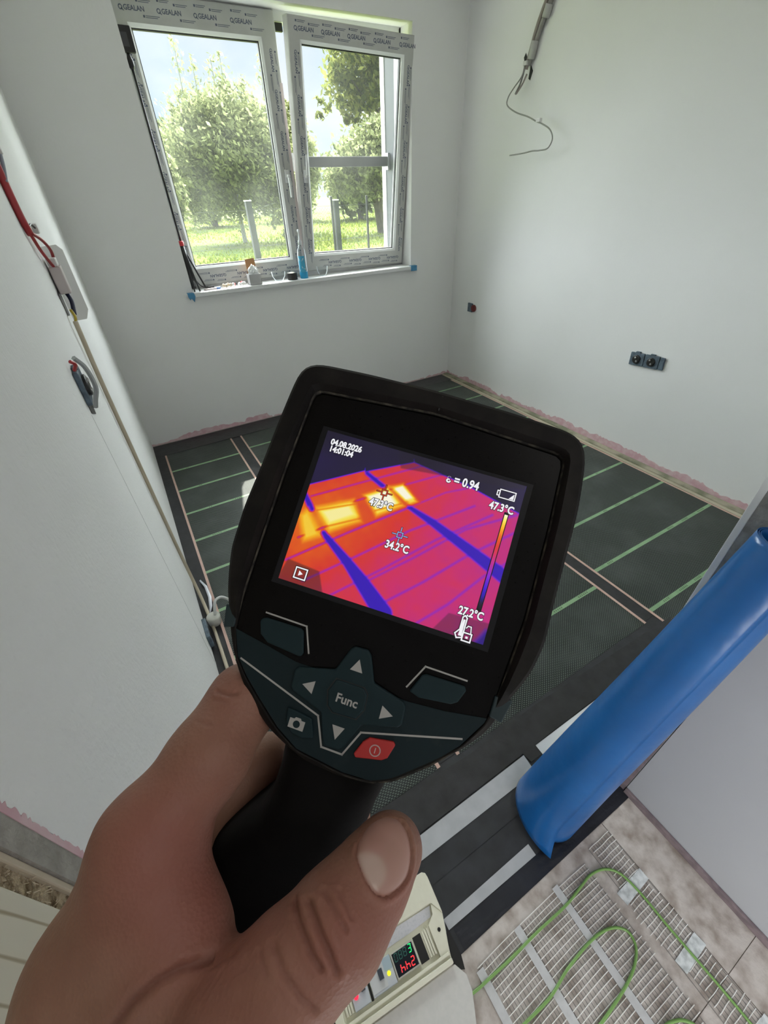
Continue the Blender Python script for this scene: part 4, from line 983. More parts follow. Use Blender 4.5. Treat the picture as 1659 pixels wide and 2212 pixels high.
# sunlit window shapes
def warm(pts, val, soft):
    global temp
    k = poly_in(pts, soft); temp = np.maximum(temp, temp*(1-k)+val*k)
warm([(-35.67,-4.22),(-33.64,-1.56),(-26.63,-8.81),(-31.63,-12.37)],0.90,1.2)
warm([(-31.24,-0.01),(-19.29,6.45),(-14.51,-0.27),(-24.15,-6.84)],0.90,1.1)
warm([(-29.35,-0.68),(-20.30,4.50),(-16.86,1.45),(-24.86,-4.22)],0.97,1.0)
warm([(-16.39,8.95),(-9.01,14.03),(-1.87,9.21),(-10.06,3.10)],0.92,1.0)
warm([(-14.78,9.02),(-9.03,12.79),(-4.68,9.18),(-10.39,5.44)],1.02,0.9)
warm([(-8.33,14.47),(-4.38,16.63),(2.35,11.94),(-0.30,10.09)],0.92,0.9)
warm([(-7.13,14.01),(-4.44,15.79),(-0.01,12.86),(-2.14,11.41)],1.03,0.8)
for pts in ([(-30.54,-0.87),(-18.05,5.17)],[(-25.36,-5.19),(-15.01,0.79)],[(-11.01,4.84),(-3.20,9.62)]): cold(pts, 0.12, 0.14, 0.74, 0.8)
# cold wall above the floor
wallm = np.zeros(U.shape)
for pts in ([(-45.99,1.14),(-35.41,7.37),(-18.50,16.86),(-21.24,41.33),(-60.62,30.29)],[(-18.50,16.86),(-2.99,24.89),(-5.93,45.62),(-28.99,39.15)],[(-2.99,24.89),(16.96,22.13),(16.58,51.93),(-13.56,43.48)],[(16.77,22.24),(36.73,17.62),(34.22,56.87),(8.39,49.63)]):
    wallm = np.maximum(wallm, poly_in(pts, 0.35))
wallt = 0.055+0.03*(vnoise(6,5)-0.5)
k = wallm; temp = temp*(1-k)+wallt*k
corner = poly_in([(31.62,-29.80),(35.47,-22.26),(39.35,-22.86),(36.95,-30.26)], 1.0); temp = temp*(1-corner)+0.16*corner
# iron palette (sRGB)
pal_x = [0.0,0.06,0.14,0.22,0.34,0.46,0.56,0.66,0.76,0.86,0.94,1.0]
pal_c = np.array([(10,10,16),(26,18,52),(44,10,170),(66,14,200),(130,30,205),(178,34,150),(205,40,105),(216,52,42),(228,98,16),(246,176,20),(250,232,90),(255,250,225)])/255.0
def srgb2lin(c): return np.where(c<=0.04045, c/12.92, ((c+0.055)/1.055)**2.4)
tt = np.clip(temp,0,1)
img = np.stack([np.interp(tt,pal_x,pal_c[:,i]) for i in range(3)],-1)
# translucent tinted corners of the user interface
for pts,al in (([(-34.81,-19.79),(-23.06,-20.67),(-19.01,-28.66),(-36.61,-27.93)],0.42),([(22.60,-20.62),(37.05,-19.89),(36.57,-28.92),(18.09,-28.62)],0.35),([(-6.89,21.68),(40.45,26.68),(31.30,56.05),(-15.86,42.84)],0.38),([(-11.19,19.75),(-4.93,23.25),(17.64,21.11),(17.43,20.48)],0.0)):
    kk = poly_in(pts,0.25)[...,None]*al; img = img*(1-kk)+np.array((28,22,34))/255.0*kk
# display pixels: faint diagonal lattice
lat = 1.0-0.16*(((np.add.outer(np.arange(GH+1),np.arange(GW+1)))%2))
img = srgb2lin(np.clip(img,0,1))*lat[...,None]
verts = np.stack([U.ravel()*MS, V.ravel()*MS, np.full(U.size,0.16*MS)],-1)
idx = np.arange((GW+1)*(GH+1)).reshape(GH+1,GW+1)
faces = np.stack([idx[:-1,:-1],idx[:-1,1:],idx[1:,1:],idx[1:,:-1]],-1).reshape(-1,4)
me = bpy.data.meshes.new('thermal_screen'); me.from_pydata(verts.tolist(),[],faces.tolist())
at = me.color_attributes.new('screen_colour','FLOAT_COLOR','POINT')
at.data.foreach_set('color', np.concatenate([img.reshape(-1,3), np.ones((U.size,1))],1).astype(np.float32).ravel())
m_scr = bpy.data.materials.new('lit_screen'); m_scr.use_nodes = True; nt = m_scr.node_tree; b_ = nt.nodes['Principled BSDF']
an = nt.nodes.new('ShaderNodeAttribute'); an.attribute_name = 'screen_colour'; b_.inputs['Base Color'].default_value = (0.01,0.01,0.012,1); b_.inputs['Roughness'].default_value = 0.3
nt.links.new(an.outputs['Color'], b_.inputs['Emission Color']); b_.inputs['Emission Strength'].default_value = 1.0
scr = link('thermal_screen', me, m_scr, tcam)
# on-screen writing
m_sw = mat('screen_white', (0,0,0), emit=(0.86,0.86,0.90), es=1.0); m_sk = mat('screen_black', (0.003,0.003,0.004), 0.4)
bw = NB(); bk = NB()
def stext(s, p, size, xs=0.86, off=0.13):
    b1 = NB(); b2 = NB()
    add_text(b2, s, size, Matrix.Translation((p[0],p[1],0.24)) @ Matrix.Diagonal((xs,1,1,1)), off=off+0.20)
    add_text(b1, s, size, Matrix.Translation((p[0],p[1],0.30)) @ Matrix.Diagonal((xs,1,1,1)), off=off)
    o_ = dev('screen_text', b1, m_sw); o2_ = obj('text_shadow', scaled(b2), m_sk, o_)
def scaled(b):
    for v in b.verts: v.co *= MS
    return b
SZT = 2.95
stext('04.08.2026', (-33.48,23.05), SZT, 0.88); stext('14:01:04', (-33.32,20.54), SZT, 0.88)
stext('\u03b5 = 0.94', (9.25,21.48), 4.2, 0.80)
stext('47.3\u00b0C', (25.61,16.82), 3.7, 0.80); stext('27.2\u00b0C', (25.31,-19.76), 3.7, 0.80)
def markpos(x,y): return (x,y)
c1_ = (-9.76,11.75); c2_ = (-0.34,-0.78)
stext('47.3\u00b0C', (-13.83,6.28), 3.7, 0.80); stext('34.2\u00b0C', (-4.27,-6.13), 3.7, 0.80)
def poly(bm, pts, z):
    try: bm.faces.new([bm.verts.new((x,y,z)) for x,y in pts])
    except ValueError: pass
def stroke(bm, pts, w, z, closed=False):
    n = len(pts)
    for i in range(n if closed else n-1):
        a = Vector(pts[i]); b = Vector(pts[(i+1)%n]); d = (b-a).normalized(); nn = Vector((-d.y,d.x))*w/2; e_ = d*w/2
        poly(bm, [tuple(a-e_+nn),tuple(a-e_-nn),tuple(b+e_-nn),tuple(b+e_+nn)], z)
def cross_mark(c, col):
    bmc = NB()
    for rr,bb,z,w in ((1,bk,0.24,0.62),(0,col,0.30,0.30)):
        q = [(c[0]+1.25*math.cos(a+0.785),c[1]+1.25*math.sin(a+0.785)) for a in (0,math.pi/2,math.pi,3*math.pi/2)]
        stroke(bb, q, w, z, True)
        for a in (0,1,2,3):
            an_ = a*math.pi/2
            stroke(bb, [(c[0]+1.3*math.cos(an_),c[1]+1.3*math.sin(an_)),(c[0]+2.6*math.cos(an_),c[1]+2.6*math.sin(an_))], w, z)
br = NB(); bb_ = NB()
cross_mark(c1_, br); cross_mark(c2_, bb_)
# battery, play symbol, thermometer and lock
for bb,z,w in ((bk,0.24,0.95),(bw,0.30,0.45)):
    bt_ = (30.38,22.81); stroke(bb, [(bt_[0]-2.5,bt_[1]+1.4),(bt_[0]+2.8,bt_[1]+1.4),(bt_[0]+2.8,bt_[1]-1.4),(bt_[0]-2.5,bt_[1]-1.4)], w*0.8, z, True)
    stroke(bb, [(bt_[0]-2.7,bt_[1]+0.8),(bt_[0]-3.3,bt_[1]+0.8),(bt_[0]-3.3,bt_[1]-0.8),(bt_[0]-2.7,bt_[1]-0.8)], w*0.8, z)
    pc_ = (-28.96,-23.31)
    stroke(bb, [(pc_[0]-2.0,pc_[1]+1.8),(pc_[0]+2.0,pc_[1]+1.8),(pc_[0]+2.0,pc_[1]-1.8),(pc_[0]-2.0,pc_[1]-1.8)], w, z, True)
    tp = (28.19,-23.49)
    stroke(bb, [(tp[0]-0.8,tp[1]-1.0),(tp[0]-0.8,tp[1]+3.0),(tp[0]-0.2,tp[1]+3.7),(tp[0]+0.6,tp[1]+3.0),(tp[0]+0.6,tp[1]-1.0),(tp[0]+0.4,tp[1]-3.4),(tp[0]-1.2,tp[1]-3.9),(tp[0]-2.0,tp[1]-2.6)], w, z, True)
    stroke(bb, [(tp[0]+0.6,tp[1]-1.6),(tp[0]+3.4,tp[1]-1.6),(tp[0]+3.4,tp[1]-4.2),(tp[0]+0.6,tp[1]-4.2)], w, z, True)
    stroke(bb, [(tp[0]+1.2,tp[1]+0.0),(tp[0]+1.6,tp[1]+0.7),(tp[0]+2.6,tp[1]+0.7),(tp[0]+3.0,tp[1]-1.4)], w*0.8, z)
poly(bw, [(bt_[0]+0.8,bt_[1]-1.1),(bt_[0]+2.4,bt_[1]-1.1),(bt_[0]+2.4,bt_[1]+0.9)], 0.31)
poly(bw, [(pc_[0]-0.7,pc_[1]+0.9),(pc_[0]-0.7,pc_[1]-0.9),(pc_[0]+0.8,pc_[1])], 0.31)
poly(bw, [(tp[0]-0.45,tp[1]+2.4),(tp[0]+0.25,tp[1]+2.4),(tp[0]+0.25,tp[1]-3.0),(tp[0]-0.9,tp[1]-3.0)], 0.31)
poly(bw, [(tp[0]+1.6,tp[1]-2.6),(tp[0]+2.4,tp[1]-2.6),(tp[0]+2.4,tp[1]-3.3),(tp[0]+1.6,tp[1]-3.3)], 0.31)
o_ = dev('screen_symbols', bw, m_sw); o_['kind'] = 'stuff'; o_ = dev('symbol_shadow', bk, m_sk); o_['kind'] = 'stuff'
dev('hot_spot_marker', br, mat('marker_red', (0,0,0), emit=(0.55,0.06,0.02), es=1.0)); dev('centre_marker', bb_, mat('marker_blue', (0,0,0), emit=(0.30,0.40,0.75), es=1.0))
# colour scale bar
ca = (31.94,16.18); cb_ = (31.60,-16.39)
bm = NB(); NC = 60; cols = []
for i in range(NC+1):
    t = i/NC; x = cb_[0]+(ca[0]-cb_[0])*t; y = cb_[1]+(ca[1]-cb_[1])*t
    bm.verts.new((x-0.55,y,0.30)); bm.verts.new((x+0.55,y,0.30)); cols += [t,t]
bm.verts.ensure_lookup_table()
for i in range(NC): bm.faces.new((bm.verts[2*i],bm.verts[2*i+1],bm.verts[2*i+3],bm.verts[2*i+2]))
o = dev('colour_scale', bm, m_scr)
cc_ = srgb2lin(np.stack([np.interp(np.array(cols),pal_x,pal_c[:,i]) for i in range(3)],-1))
at = o.data.color_attributes.new('screen_colour','FLOAT_COLOR','POINT'); at.data.foreach_set('color', np.concatenate([cc_,np.ones((len(cols),1))],1).astype(np.float32).ravel())
bm = NB(); stroke(bm, [ca,cb_], 1.7, 0.26); dev('scale_border', bm, m_sk)

# keypad
m_teal = mat('teal_keypad', (0.006,0.017,0.021), 0.55, spec=0.25, noise=(160,(0.012,0.023,0.026),0.28,0.40), bump=(400,0.15,0.0003)); m_tealb = mat('teal_button', (0.009,0.025,0.030), 0.6, spec=0.25, bump=(600,0.2,0.0003))
m_line = mat('silver_print', (0.44,0.43,0.41), 0.5)
teal = [(-44.3,-47.4),(-35.3,-48.8),(-21.0,-51.3),(4.4,-51.0),(10.0,-51.3),(17.7,-51.5),(30,-50.5),(43.0,-48.4),(42.6,-50.0),(37.2,-59.0),(30.0,-66.8),(20.4,-75.0),(13.6,-78.0),(4.4,-78.6),(-12.1,-76.8),(-20.2,-72.6),(-29.5,-65.6),(-35.6,-60.7),(-40.6,-55.6)]
bm = NB(); prism(bm, teal, 0.0, 0.25); dev('keypad_plate', bm, m_teal)
def button(name, pts, h, m=m_tealb, parent=tcam, bev=0.5, z=0.1):
    bm = NB(); prism(bm, pts, z, h); return dev(name, bm, m, parent, bevel=bev, seg=3)
button('left_button', [(-36.9,-42.2),(-36.2,-41.0),(-35.0,-40.6),(-22.8,-40.3),(-21.6,-40.9),(-19.4,-47.6),(-19.8,-48.9),(-21.0,-49.1),(-32.2,-48.2),(-35.3,-46.3)], 1.3)
button('right_button', [(17.3,-48.0),(19.8,-42.0),(21.0,-41.3),(33.8,-41.0),(34.5,-42.3),(32.9,-46.4),(31.0,-47.7),(20.7,-49.0)], 1.3)
cr = button('navigation_pad', [(-3.7,-40.2),(0.9,-39.9),(2.4,-41.3),(5.8,-49.1),(16.4,-51.7),(17.6,-52.8),(18.1,-58.6),(17.0,-59.8),(5.8,-62.8),(2.3,-71.2),(1.2,-72.4),(-3.6,-72.5),(-4.8,-71.5),(-8.0,-63.3),(-19.0,-59.9),(-20.0,-58.8),(-20.4,-53.4),(-19.4,-52.2),(-7.6,-49.1),(-4.8,-41.4)], 1.5, bev=0.6)
bm = NB(); fnp = [(-6.2,-51.7),(3.2,-51.6),(4.8,-53.3),(5.2,-58.0),(3.5,-61.5),(-4.3,-61.9),(-6.5,-60.3),(-7.8,-55.9)]
prism(bm, [(-0.9+(x+0.9)*1.05,-56.8+(y+56.8)*1.05) for x,y in fnp], 1.45, 1.60); dev('button_groove', bm, m_black)
fb = button('function_button', fnp, 2.2, bev=0.6, z=1.0)
def flat(name, pts, z, m, h=0.08):
    bm = NB(); prism(bm, pts, z, z+h); return dev(name, bm, m)
flat('up_arrow', [(-0.9,-43.6),(-3.0,-47.5),(1.2,-47.5)], 1.5, m_line); flat('left_arrow', [(-12.6,-54.6),(-16.5,-56.8),(-12.6,-58.8)], 1.5, m_line)
flat('right_arrow', [(10.4,-54.8),(14.5,-56.9),(10.5,-59.0)], 1.5, m_line); flat('down_arrow', [(-3.2,-65.4),(1.0,-65.4),(-1.0,-69.6)], 1.5, m_line)
bm = NB(); add_text(bm, 'Func', 3.9, Matrix.Translation((-0.95,-58.1,2.27)), off=0.09, align='CENTER'); dev('function_text', bm, m_line)
def lines(name, pts, w, z, closed=False):
    bm = NB(); stroke(bm, pts, w, z, closed); return dev(name, bm, m_line)
lines('outline_print', [(-39.2,-56.0),(-8.6,-64.9),(-4.6,-73.6),(2.5,-73.6),(6.3,-65.3),(37.2,-56.8)], 0.6, 0.30)
lines('left_bracket', [(-36.0,-39.2),(-21.3,-39.3),(-17.9,-47.3)], 0.55, 0.12)
lines('right_bracket', [(16.2,-47.2),(20.2,-39.3),(34.0,-39.4)], 0.55, 0.12)
button('camera_button', [(-19.0,-65.3),(-15.3,-65.6),(-10.2,-66.2),(-7.9,-71.0),(-8.3,-72.0),(-11.4,-73.0),(-15.2,-72.6),(-18.2,-69.6)], 1.1)
bm = NB(); cx_,cy_ = -14.4,-69.2
prism(bm, [(cx_-2.6,cy_+1.3),(cx_-1.2,cy_+1.3),(cx_-0.8,cy_+1.9),(cx_+0.9,cy_+1.9),(cx_+1.3,cy_+1.3),(cx_+2.6,cy_+1.3),(cx_+2.6,cy_-1.7),(cx_-2.6,cy_-1.7)], 1.1, 1.18); dev('camera_symbol', bm, m_line)
bm = NB(); lathe(bm, [(1.15,1.18),(1.15,1.24)], (cx_,cy_-0.15,0), 20); dev('camera_symbol_lens', bm, m_tealb)
button('power_button', [(7.8,-67.3),(9.4,-65.6),(17.0,-64.3),(17.9,-65.0),(16.6,-69.6),(15.0,-70.8),(6.8,-72.7),(6.0,-71.8)], 1.3, m=mat('red_button', (0.50,0.028,0.026), 0.45), bev=0.4)
bm = NB(); cx_,cy_ = 12.2,-68.6
ci = [(cx_+1.65*math.cos(2*math.pi*i/20),cy_+1.65*math.sin(2*math.pi*i/20)) for i in range(20)]; stroke(bm, ci, 0.34, 1.36, True); stroke(bm, [(cx_,cy_+0.7),(cx_,cy_-0.7)], 0.30, 1.36); dev('power_symbol', bm, mat('pale_print', (0.62,0.5,0.48), 0.5))
# teal clips at the sides of the head
def clip(pts, name='side_clip'):
    bm = NB(); prism(bm, pts, -12, 1.0); return dev(name, bm, mat('teal_clip', (0.012,0.030,0.036), 0.5), bevel=0.4)
clip([(-50.2,-40.6),(-45.4,-40.2),(-44.9,-47.0),(-48.4,-48.2)]); clip([(43.6,-40.9),(49.2,-40.6),(47.6,-48.2),(43.4,-47.4)])
# grip
def grip():
    bm = NB(); NS = 40; rows = []
    S_ = [(-62,-24,25,-4,-46),(-72,-21.0,22.5,-2.6,-46),(-80,-19.5,20.6,-3.2,-46),(-90,-18.4,18.6,-4.8,-46),(-100,-18.8,17.4,-6.2,-47),(-108,-21.5,17.6,-7.2,-48),(-116,-28.0,18.2,-8.5,-49),(-124,-34.5,18.8,-10.0,-50),(-132,-37.0,19.4,-11.0,-50),(-145,-36.0,21.2,-11.0,-50),(-160,-32.0,23.2,-10,-50),(-172,-29.0,24.0,-10.4,-50),(-178,-26.0,22.5,-12,-48)]
    pts = []
    for j in range(len(S_)-1):
        for k in range(4):
            t = k/4; pts.append([S_[j][i]*(1-t)+S_[j+1][i]*t for i in range(5)])
    pts.append(list(S_[-1]))
    for (v,x0,x1,w1_,w0_) in pts:
        row = []; cx = (x0+x1)/2; hx = (x1-x0)/2; cw = (w0_+w1_)/2; hw_ = (w1_-w0_)/2
        for i in range(NS):
            a = 2*math.pi*i/NS; c = math.cos(a); s = math.sin(a); e_ = 0.62
            row.append(bm.verts.new((cx+hx*math.copysign(abs(c)**e_,c), v, cw+hw_*math.copysign(abs(s)**e_,s))))
        rows.append(row)
    for a,b in zip(rows, rows[1:]):
        for k in range(NS): bm.faces.new((a[k],a[(k+1)%NS],b[(k+1)%NS],b[k]))
    bm.faces.new(rows[0]); bm.faces.new(rows[-1][::-1])
    return bm
dev('grip', grip(), mat('grip_rubber', (0.006,0.0058,0.0058), 0.7, spec=0.1, noise=(45,(0.009,0.0086,0.0086),0.3,0.6), bump=(700,0.25,0.0004)), smooth=True)

# ------------------------------------------------------------------ the hand (frame of the viewpoint pose, millimetres)
def build_hand():
    H_ = lambda *a: np.array(a, float)
    main = [ # (p, r, q, r2)
        ((-69.35,-96.47,-122.00), 13.0, (-56.66,-78.95,-134.00), 11.2),
        ((-56.66,-78.95,-134.00), 11.3, (-49.64,-66.85,-147.00), 10.6),
        ((-49.64,-66.85,-147.00), 10.4, (-37.36,-75.70,-176.00), 8.2),
        ((-37.36,-75.70,-176.00), 8.2, (-26.98,-86.25,-186.00), 7.6),
        ((-69.35,-96.47,-122.00), 13.2, (-83.28,-134.72,-121.00), 17.4),
        ((-83.28,-134.72,-121.00), 17.6, (-102.01,-182.50,-124.00), 22.0),
        ((-65.66,-104.90,-121.00), 12.0, (-55.48,-119.26,-114.00), 11.3),
        ((-55.48,-119.26,-114.00), 11.3, (-52.92,-134.79,-110.00), 13.0),
        ((-66.02,-118.16,-118.00), 15.0, (-62.66,-143.51,-112.00), 17.0),
        ((-75.29,-148.64,-116.00), 18.0, (-85.84,-181.60,-118.00), 22.0),
    ]
    thumb = [
        ((0.62,-102.36,-124.00), 9.2, (-4.43,-105.34,-118.00), 10.5),
        ((1.48,-103.31,-126.00), 8.6, (2.90,-102.02,-126.50), 8.0),
        ((-4.43,-105.34,-118.00), 10.5, (-12.26,-109.41,-110.00), 12.3),
        ((-12.26,-109.41,-110.00), 12.3, (-24.05,-117.49,-105.00), 12.8),
        ((-24.05,-117.49,-105.00), 12.8, (-35.36,-127.84,-102.00), 15.2),
        ((-35.36,-127.84,-102.00), 15.2, (-60.42,-158.95,-108.00), 20.0),
    ]
    fingers = [
        [((-74.67,-119.92,-142.00), 12.0, (-69.80,-117.20,-160.00), 10.8),((-69.80,-117.20,-160.00), 10.6, (-50.74,-106.46,-178.00), 9.6),((-50.74,-106.46,-178.00), 9.5, (-28.72,-129.52,-198.00), 8.4),((-28.72,-129.52,-198.00), 8.4, (-13.73,-139.18,-190.00), 7.4)],
        [((-75.19,-133.92,-140.00), 12.0, (-73.39,-135.12,-160.00), 10.4),((-73.39,-135.12,-160.00), 10.2, (-54.33,-134.88,-180.00), 9.3),((-54.33,-134.88,-180.00), 9.3, (-30.94,-153.91,-198.00), 8.2),((-30.94,-153.91,-198.00), 8.2, (-17.98,-158.33,-190.00), 7.4)],
        [((-77.21,-145.91,-138.00), 11.0, (-76.01,-154.67,-158.00), 9.4),((-76.01,-154.67,-158.00), 9.2, (-57.72,-158.30,-178.00), 8.0),((-57.72,-158.30,-178.00), 8.0, (-32.15,-175.05,-192.00), 7.2)],
    ]
    def tocap(L): return [(np.array(a),ra,np.array(b),rb) for a,ra,b,rb in L]
    main = tocap(main); thumb = tocap(thumb); fingers = [tocap(f) for f in fingers]
    def cap(P,c):
        a,ra,b,rb = c; ab = b-a; L2 = ab@ab
        t = np.clip(((P-a)@ab)/L2,0,1)
        return np.linalg.norm(P-a-t[...,None]*ab,axis=-1)-(ra+(rb-ra)*t)
    def smin(a,b,k):
        h = np.maximum(k-np.abs(a-b),0)/k
        return np.minimum(a,b)-h*h*k*0.25
    # creases: (centre, direction along crease, half length, depth, width)
    creases = []
    def crease(pts,depth,w): creases.append(([np.array(p) for p in pts],depth,w))
    crease([(-21.02,-87.68,-95.00),(-19.22,-92.08,-93.00),(-16.41,-99.37,-93.00),(-14.48,-103.81,-94.00)],0.75,0.95)
    crease([(-17.00,-88.65,-94.00),(-14.53,-94.17,-93.00),(-12.24,-99.37,-93.00),(-10.69,-104.65,-94.00)],0.85,0.95)
    crease([(-14.07,-88.98,-97.00),(-10.91,-93.44,-96.00),(-8.76,-97.20,-96.00)],0.45,0.8)
    crease([(-10.48,-90.82,-99.00),(-7.71,-97.47,-99.00)],0.3,0.7)
    crease([(-24.47,-96.25,-92.00),(-22.17,-101.31,-91.00),(-18.30,-106.92,-91.00),(-15.41,-110.67,-92.00)],0.5,1.1)
    crease([(-27.77,-98.31,-92.00),(-25.94,-102.33,-91.00)],0.25,0.9)
    crease([(-37.28,-107.02,-101.00),(-43.19,-107.45,-99.00),(-48.24,-108.23,-98.00),(-53.18,-110.17,-97.00),(-58.55,-113.87,-96.00),(-63.39,-120.32,-96.00)],0.9,1.5)
    crease([(-54.76,-59.10,-136.00),(-51.72,-60.02,-136.00),(-48.36,-59.56,-136.00)],0.4,0.6)
    crease([(-55.98,-61.85,-136.00),(-51.72,-62.45,-136.00)],0.2,0.5)
    crease([(-59.96,-68.14,-134.00),(-54.53,-67.27,-130.00)],0.2,0.7)
    def sdf(P):
        m_ = None
        for c in main: d = cap(P,c); m_ = d if m_ is None else smin(m_,d,9.0)
        th = None
        for c in thumb: d = cap(P,c); th = d if th is None else smin(th,d,5.0)
        m_ = smin(m_,th,5.5)
        fr = None
        for f in fingers:
            ff = None
            for c in f: d = cap(P,c); ff = d if ff is None else smin(ff,d,4.0)
            fr = ff if fr is None else smin(fr,ff,1.5)
        return smin(m_,fr,3.0)
    def dist_poly(P,pts):
        best = None
        for a,b in zip(pts,pts[1:]):
            ab = b-a; t = np.clip(((P-a)@ab)/(ab@ab),0,1); v = P-a-t[...,None]*ab
            d = np.linalg.norm(v,axis=-1); best = d if best is None else np.minimum(best,d)
        return best
    def dist_ray(P,pts):
        # distance measured across the skin, so that a crease wraps over the curved surface
        q = P[:,:2]/(-P[:,2:3])*118.0; best = None
        pp_ = [p[:2]/(-p[2])*118.0 for p in pts]
        for a,b in zip(pp_,pp_[1:]):
            ab = b-a; t = np.clip(((q-a)@ab)/(ab@ab),0,1); d = np.linalg.norm(q-a-t[:,None]*ab,axis=1)
            best = d if best is None else np.minimum(best,d)
        return best
    allc = main+thumb+[c for f in fingers for c in f]
    lo = np.min([np.minimum(c[0],c[2])-max(c[1],c[3]) for c in allc],0)-3; hi = np.max([np.maximum(c[0],c[2])+max(c[1],c[3]) for c in allc],0)+3
    h = 1.1
    n = np.ceil((hi-lo)/h).astype(int)+1
    ax_ = [lo[i]+h*np.arange(n[i]) for i in range(3)]
    D = np.empty(n, np.float32)
    YY,ZZ = np.meshgrid(ax_[1],ax_[2],indexing='ij')
    for i in range(n[0]):
        Pp = np.stack([np.full(YY.shape,ax_[0][i]),YY,ZZ],-1)
        D[i] = sdf(Pp)
    # surface nets
    S = D < 0
    c0 = [S[i:i+n[0]-1 or None] for i in (0,)]
    def corner(A,i,j,k): return A[i:n[0]-1+i, j:n[1]-1+j, k:n[2]-1+k]
    cnt = sum(corner(S,i,j,k).astype(np.int8) for i in (0,1) for j in (0,1) for k in (0,1))
    cell = (cnt > 0) & (cnt < 8)
    ids = -np.ones(cell.shape, np.int64); ii = np.argwhere(cell); ids[cell] = np.arange(len(ii))
    acc = np.zeros((len(ii),3)); num = np.zeros(len(ii))
    cidx = ii
    def val(o): q = cidx+np.array(o); return D[q[:,0],q[:,1],q[:,2]]
    cs = [(i,j,k) for i in (0,1) for j in (0,1) for k in (0,1)]
    for a in cs:
        for axn in range(3):
            if a[axn]: continue
            b = list(a); b[axn] = 1
            va,vb = val(a),val(b); cr_ = (va<0)!=(vb<0)
            t = np.where(cr_, va/np.where(cr_,va-vb,1), 0)
            p = np.array(a,float)[None]+t[:,None]*(np.array(b)-np.array(a))[None]
            acc[cr_] += p[cr_]; num[cr_] += 1
    V_ = lo+h*(cidx+acc/num[:,None])
    F_ = []
    for axn in range(3):
        o1 = [0,0,0]; o1[axn] = 1
        sl0 = [slice(1,-1)]*3; 
        A = S[tuple(slice(0,n[q]-(1 if q==axn else 0)) for q in range(3))]; Bm = S[tuple(slice(1 if q==axn else 0,n[q]) for q in range(3))]
        ch = A != Bm
        e = np.argwhere(ch)
        u_,v_ = [(1,2),(2,0),(0,1)][axn]
        ok = (e[:,u_]>0)&(e[:,v_]>0)&(e[:,u_]<n[u_]-1)&(e[:,v_]<n[v_]-1); e = e[ok]
        def cid(du,dv):
            q = e.copy(); q[:,u_] -= du; q[:,v_] -= dv; return ids[q[:,0],q[:,1],q[:,2]]
        quad = np.stack([cid(0,0),cid(1,0),cid(1,1),cid(0,1)],1)
        flip = ~A[e[:,0],e[:,1],e[:,2]]
        quad[flip] = quad[flip][:,::-1]
        F_.append(quad)
    F_ = np.concatenate(F_)
    me = bpy.data.meshes.new('h'); me.from_pydata(V_.tolist(),[],F_.tolist())
    bm = bmesh.new(); bm.from_mesh(me); bpy.data.meshes.remove(me)
    bmesh.ops.subdivide_edges(bm, edges=bm.edges[:], cuts=1, use_grid_fill=True)
    me = bpy.data.meshes.new('hand'); bm.to_mesh(me); bm.free()
    co = np.empty(len(me.vertices)*3); me.vertices.foreach_get('co',co); P_ = co.reshape(-1,3)
    def grad(P):
        e = 0.3; g = np.stack([sdf(P+np.eye(3)[k]*e)-sdf(P-np.eye(3)[k]*e) for k in range(3)],-1)
        return g/(np.linalg.norm(g,axis=-1,keepdims=True)+1e-9)
    for _ in range(3):
        d = sdf(P_); g = grad(P_); P_ = P_-d[:,None]*g
    g = grad(P_)
    # tendon ridge / creases / nail fold
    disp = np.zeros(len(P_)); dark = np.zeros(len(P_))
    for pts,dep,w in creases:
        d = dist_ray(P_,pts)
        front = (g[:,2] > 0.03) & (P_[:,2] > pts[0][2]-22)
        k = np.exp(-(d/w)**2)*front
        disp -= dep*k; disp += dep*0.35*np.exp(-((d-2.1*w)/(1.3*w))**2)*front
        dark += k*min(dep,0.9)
    # nail seat
    nail_c = np.array((-0.06,-93.58,-112.00))
    me['n'] = 1
    P2 = P_+g*disp[:,None]
    return me, P2, P_, dark, sdf, grad
hme, HP, HP0, hdark, hsdf, hgrad = build_hand()
# nail outline in the viewpoint frame
nail_px = [(-0.07,-0.83,-1.00),(-0.06,-0.80,-1.00),(-0.05,-0.77,-1.00),(-0.03,-0.74,-1.00),(0.00,-0.73,-1.00),(0.03,-0.74,-1.00),(0.06,-0.77,-1.00),(0.07,-0.81,-1.00),(0.07,-0.85,-1.00),(0.06,-0.89,-1.00),(0.03,-0.92,-1.00),(0.00,-0.93,-1.00),(-0.02,-0.92,-1.00),(-0.05,-0.88,-1.00)]
def march(dx,dy,s=95.0):
    for _ in range(60):
        p = np.array([[dx*s,dy*s,-s]]); d = hsdf(p)[0]
        if d < 0.01: break
        s += d*0.7
        if s > 170: break
    return p[0]
npx = np.array([(p[0],p[1]) for p in NAILPX]) if False else None
HS = 100.0
NLP = [(-6.89,-83.33,-100.00),(-6.44,-80.20,-100.00),(-4.87,-76.61,-100.00),(-2.63,-74.37,-100.00),(0.28,-73.25,-100.00),(3.42,-74.15,-100.00),(5.66,-77.17,-100.00),(6.66,-81.09,-100.00),(6.66,-85.01,-100.00),(5.66,-88.71,-100.00),(3.19,-91.73,-100.00),(0.28,-93.19,-100.00),(-2.41,-92.07,-100.00),(-4.98,-88.15,-100.00)]
loop = [Vector((p[0]/100,p[1]/100,0)) for p in NLP]
cl = catmull(loop+[loop[0]], 5)[:-1]
ctr = sum(cl, Vector((0,0,0)))/len(cl)
NR = 14; nv = []; nf = []; nn_ = len(cl); lun = []
nv0 = march(ctr.x,ctr.y)
PTS = [nv0]; RR = [0.0]; UV_ = [(ctr.x,ctr.y)]
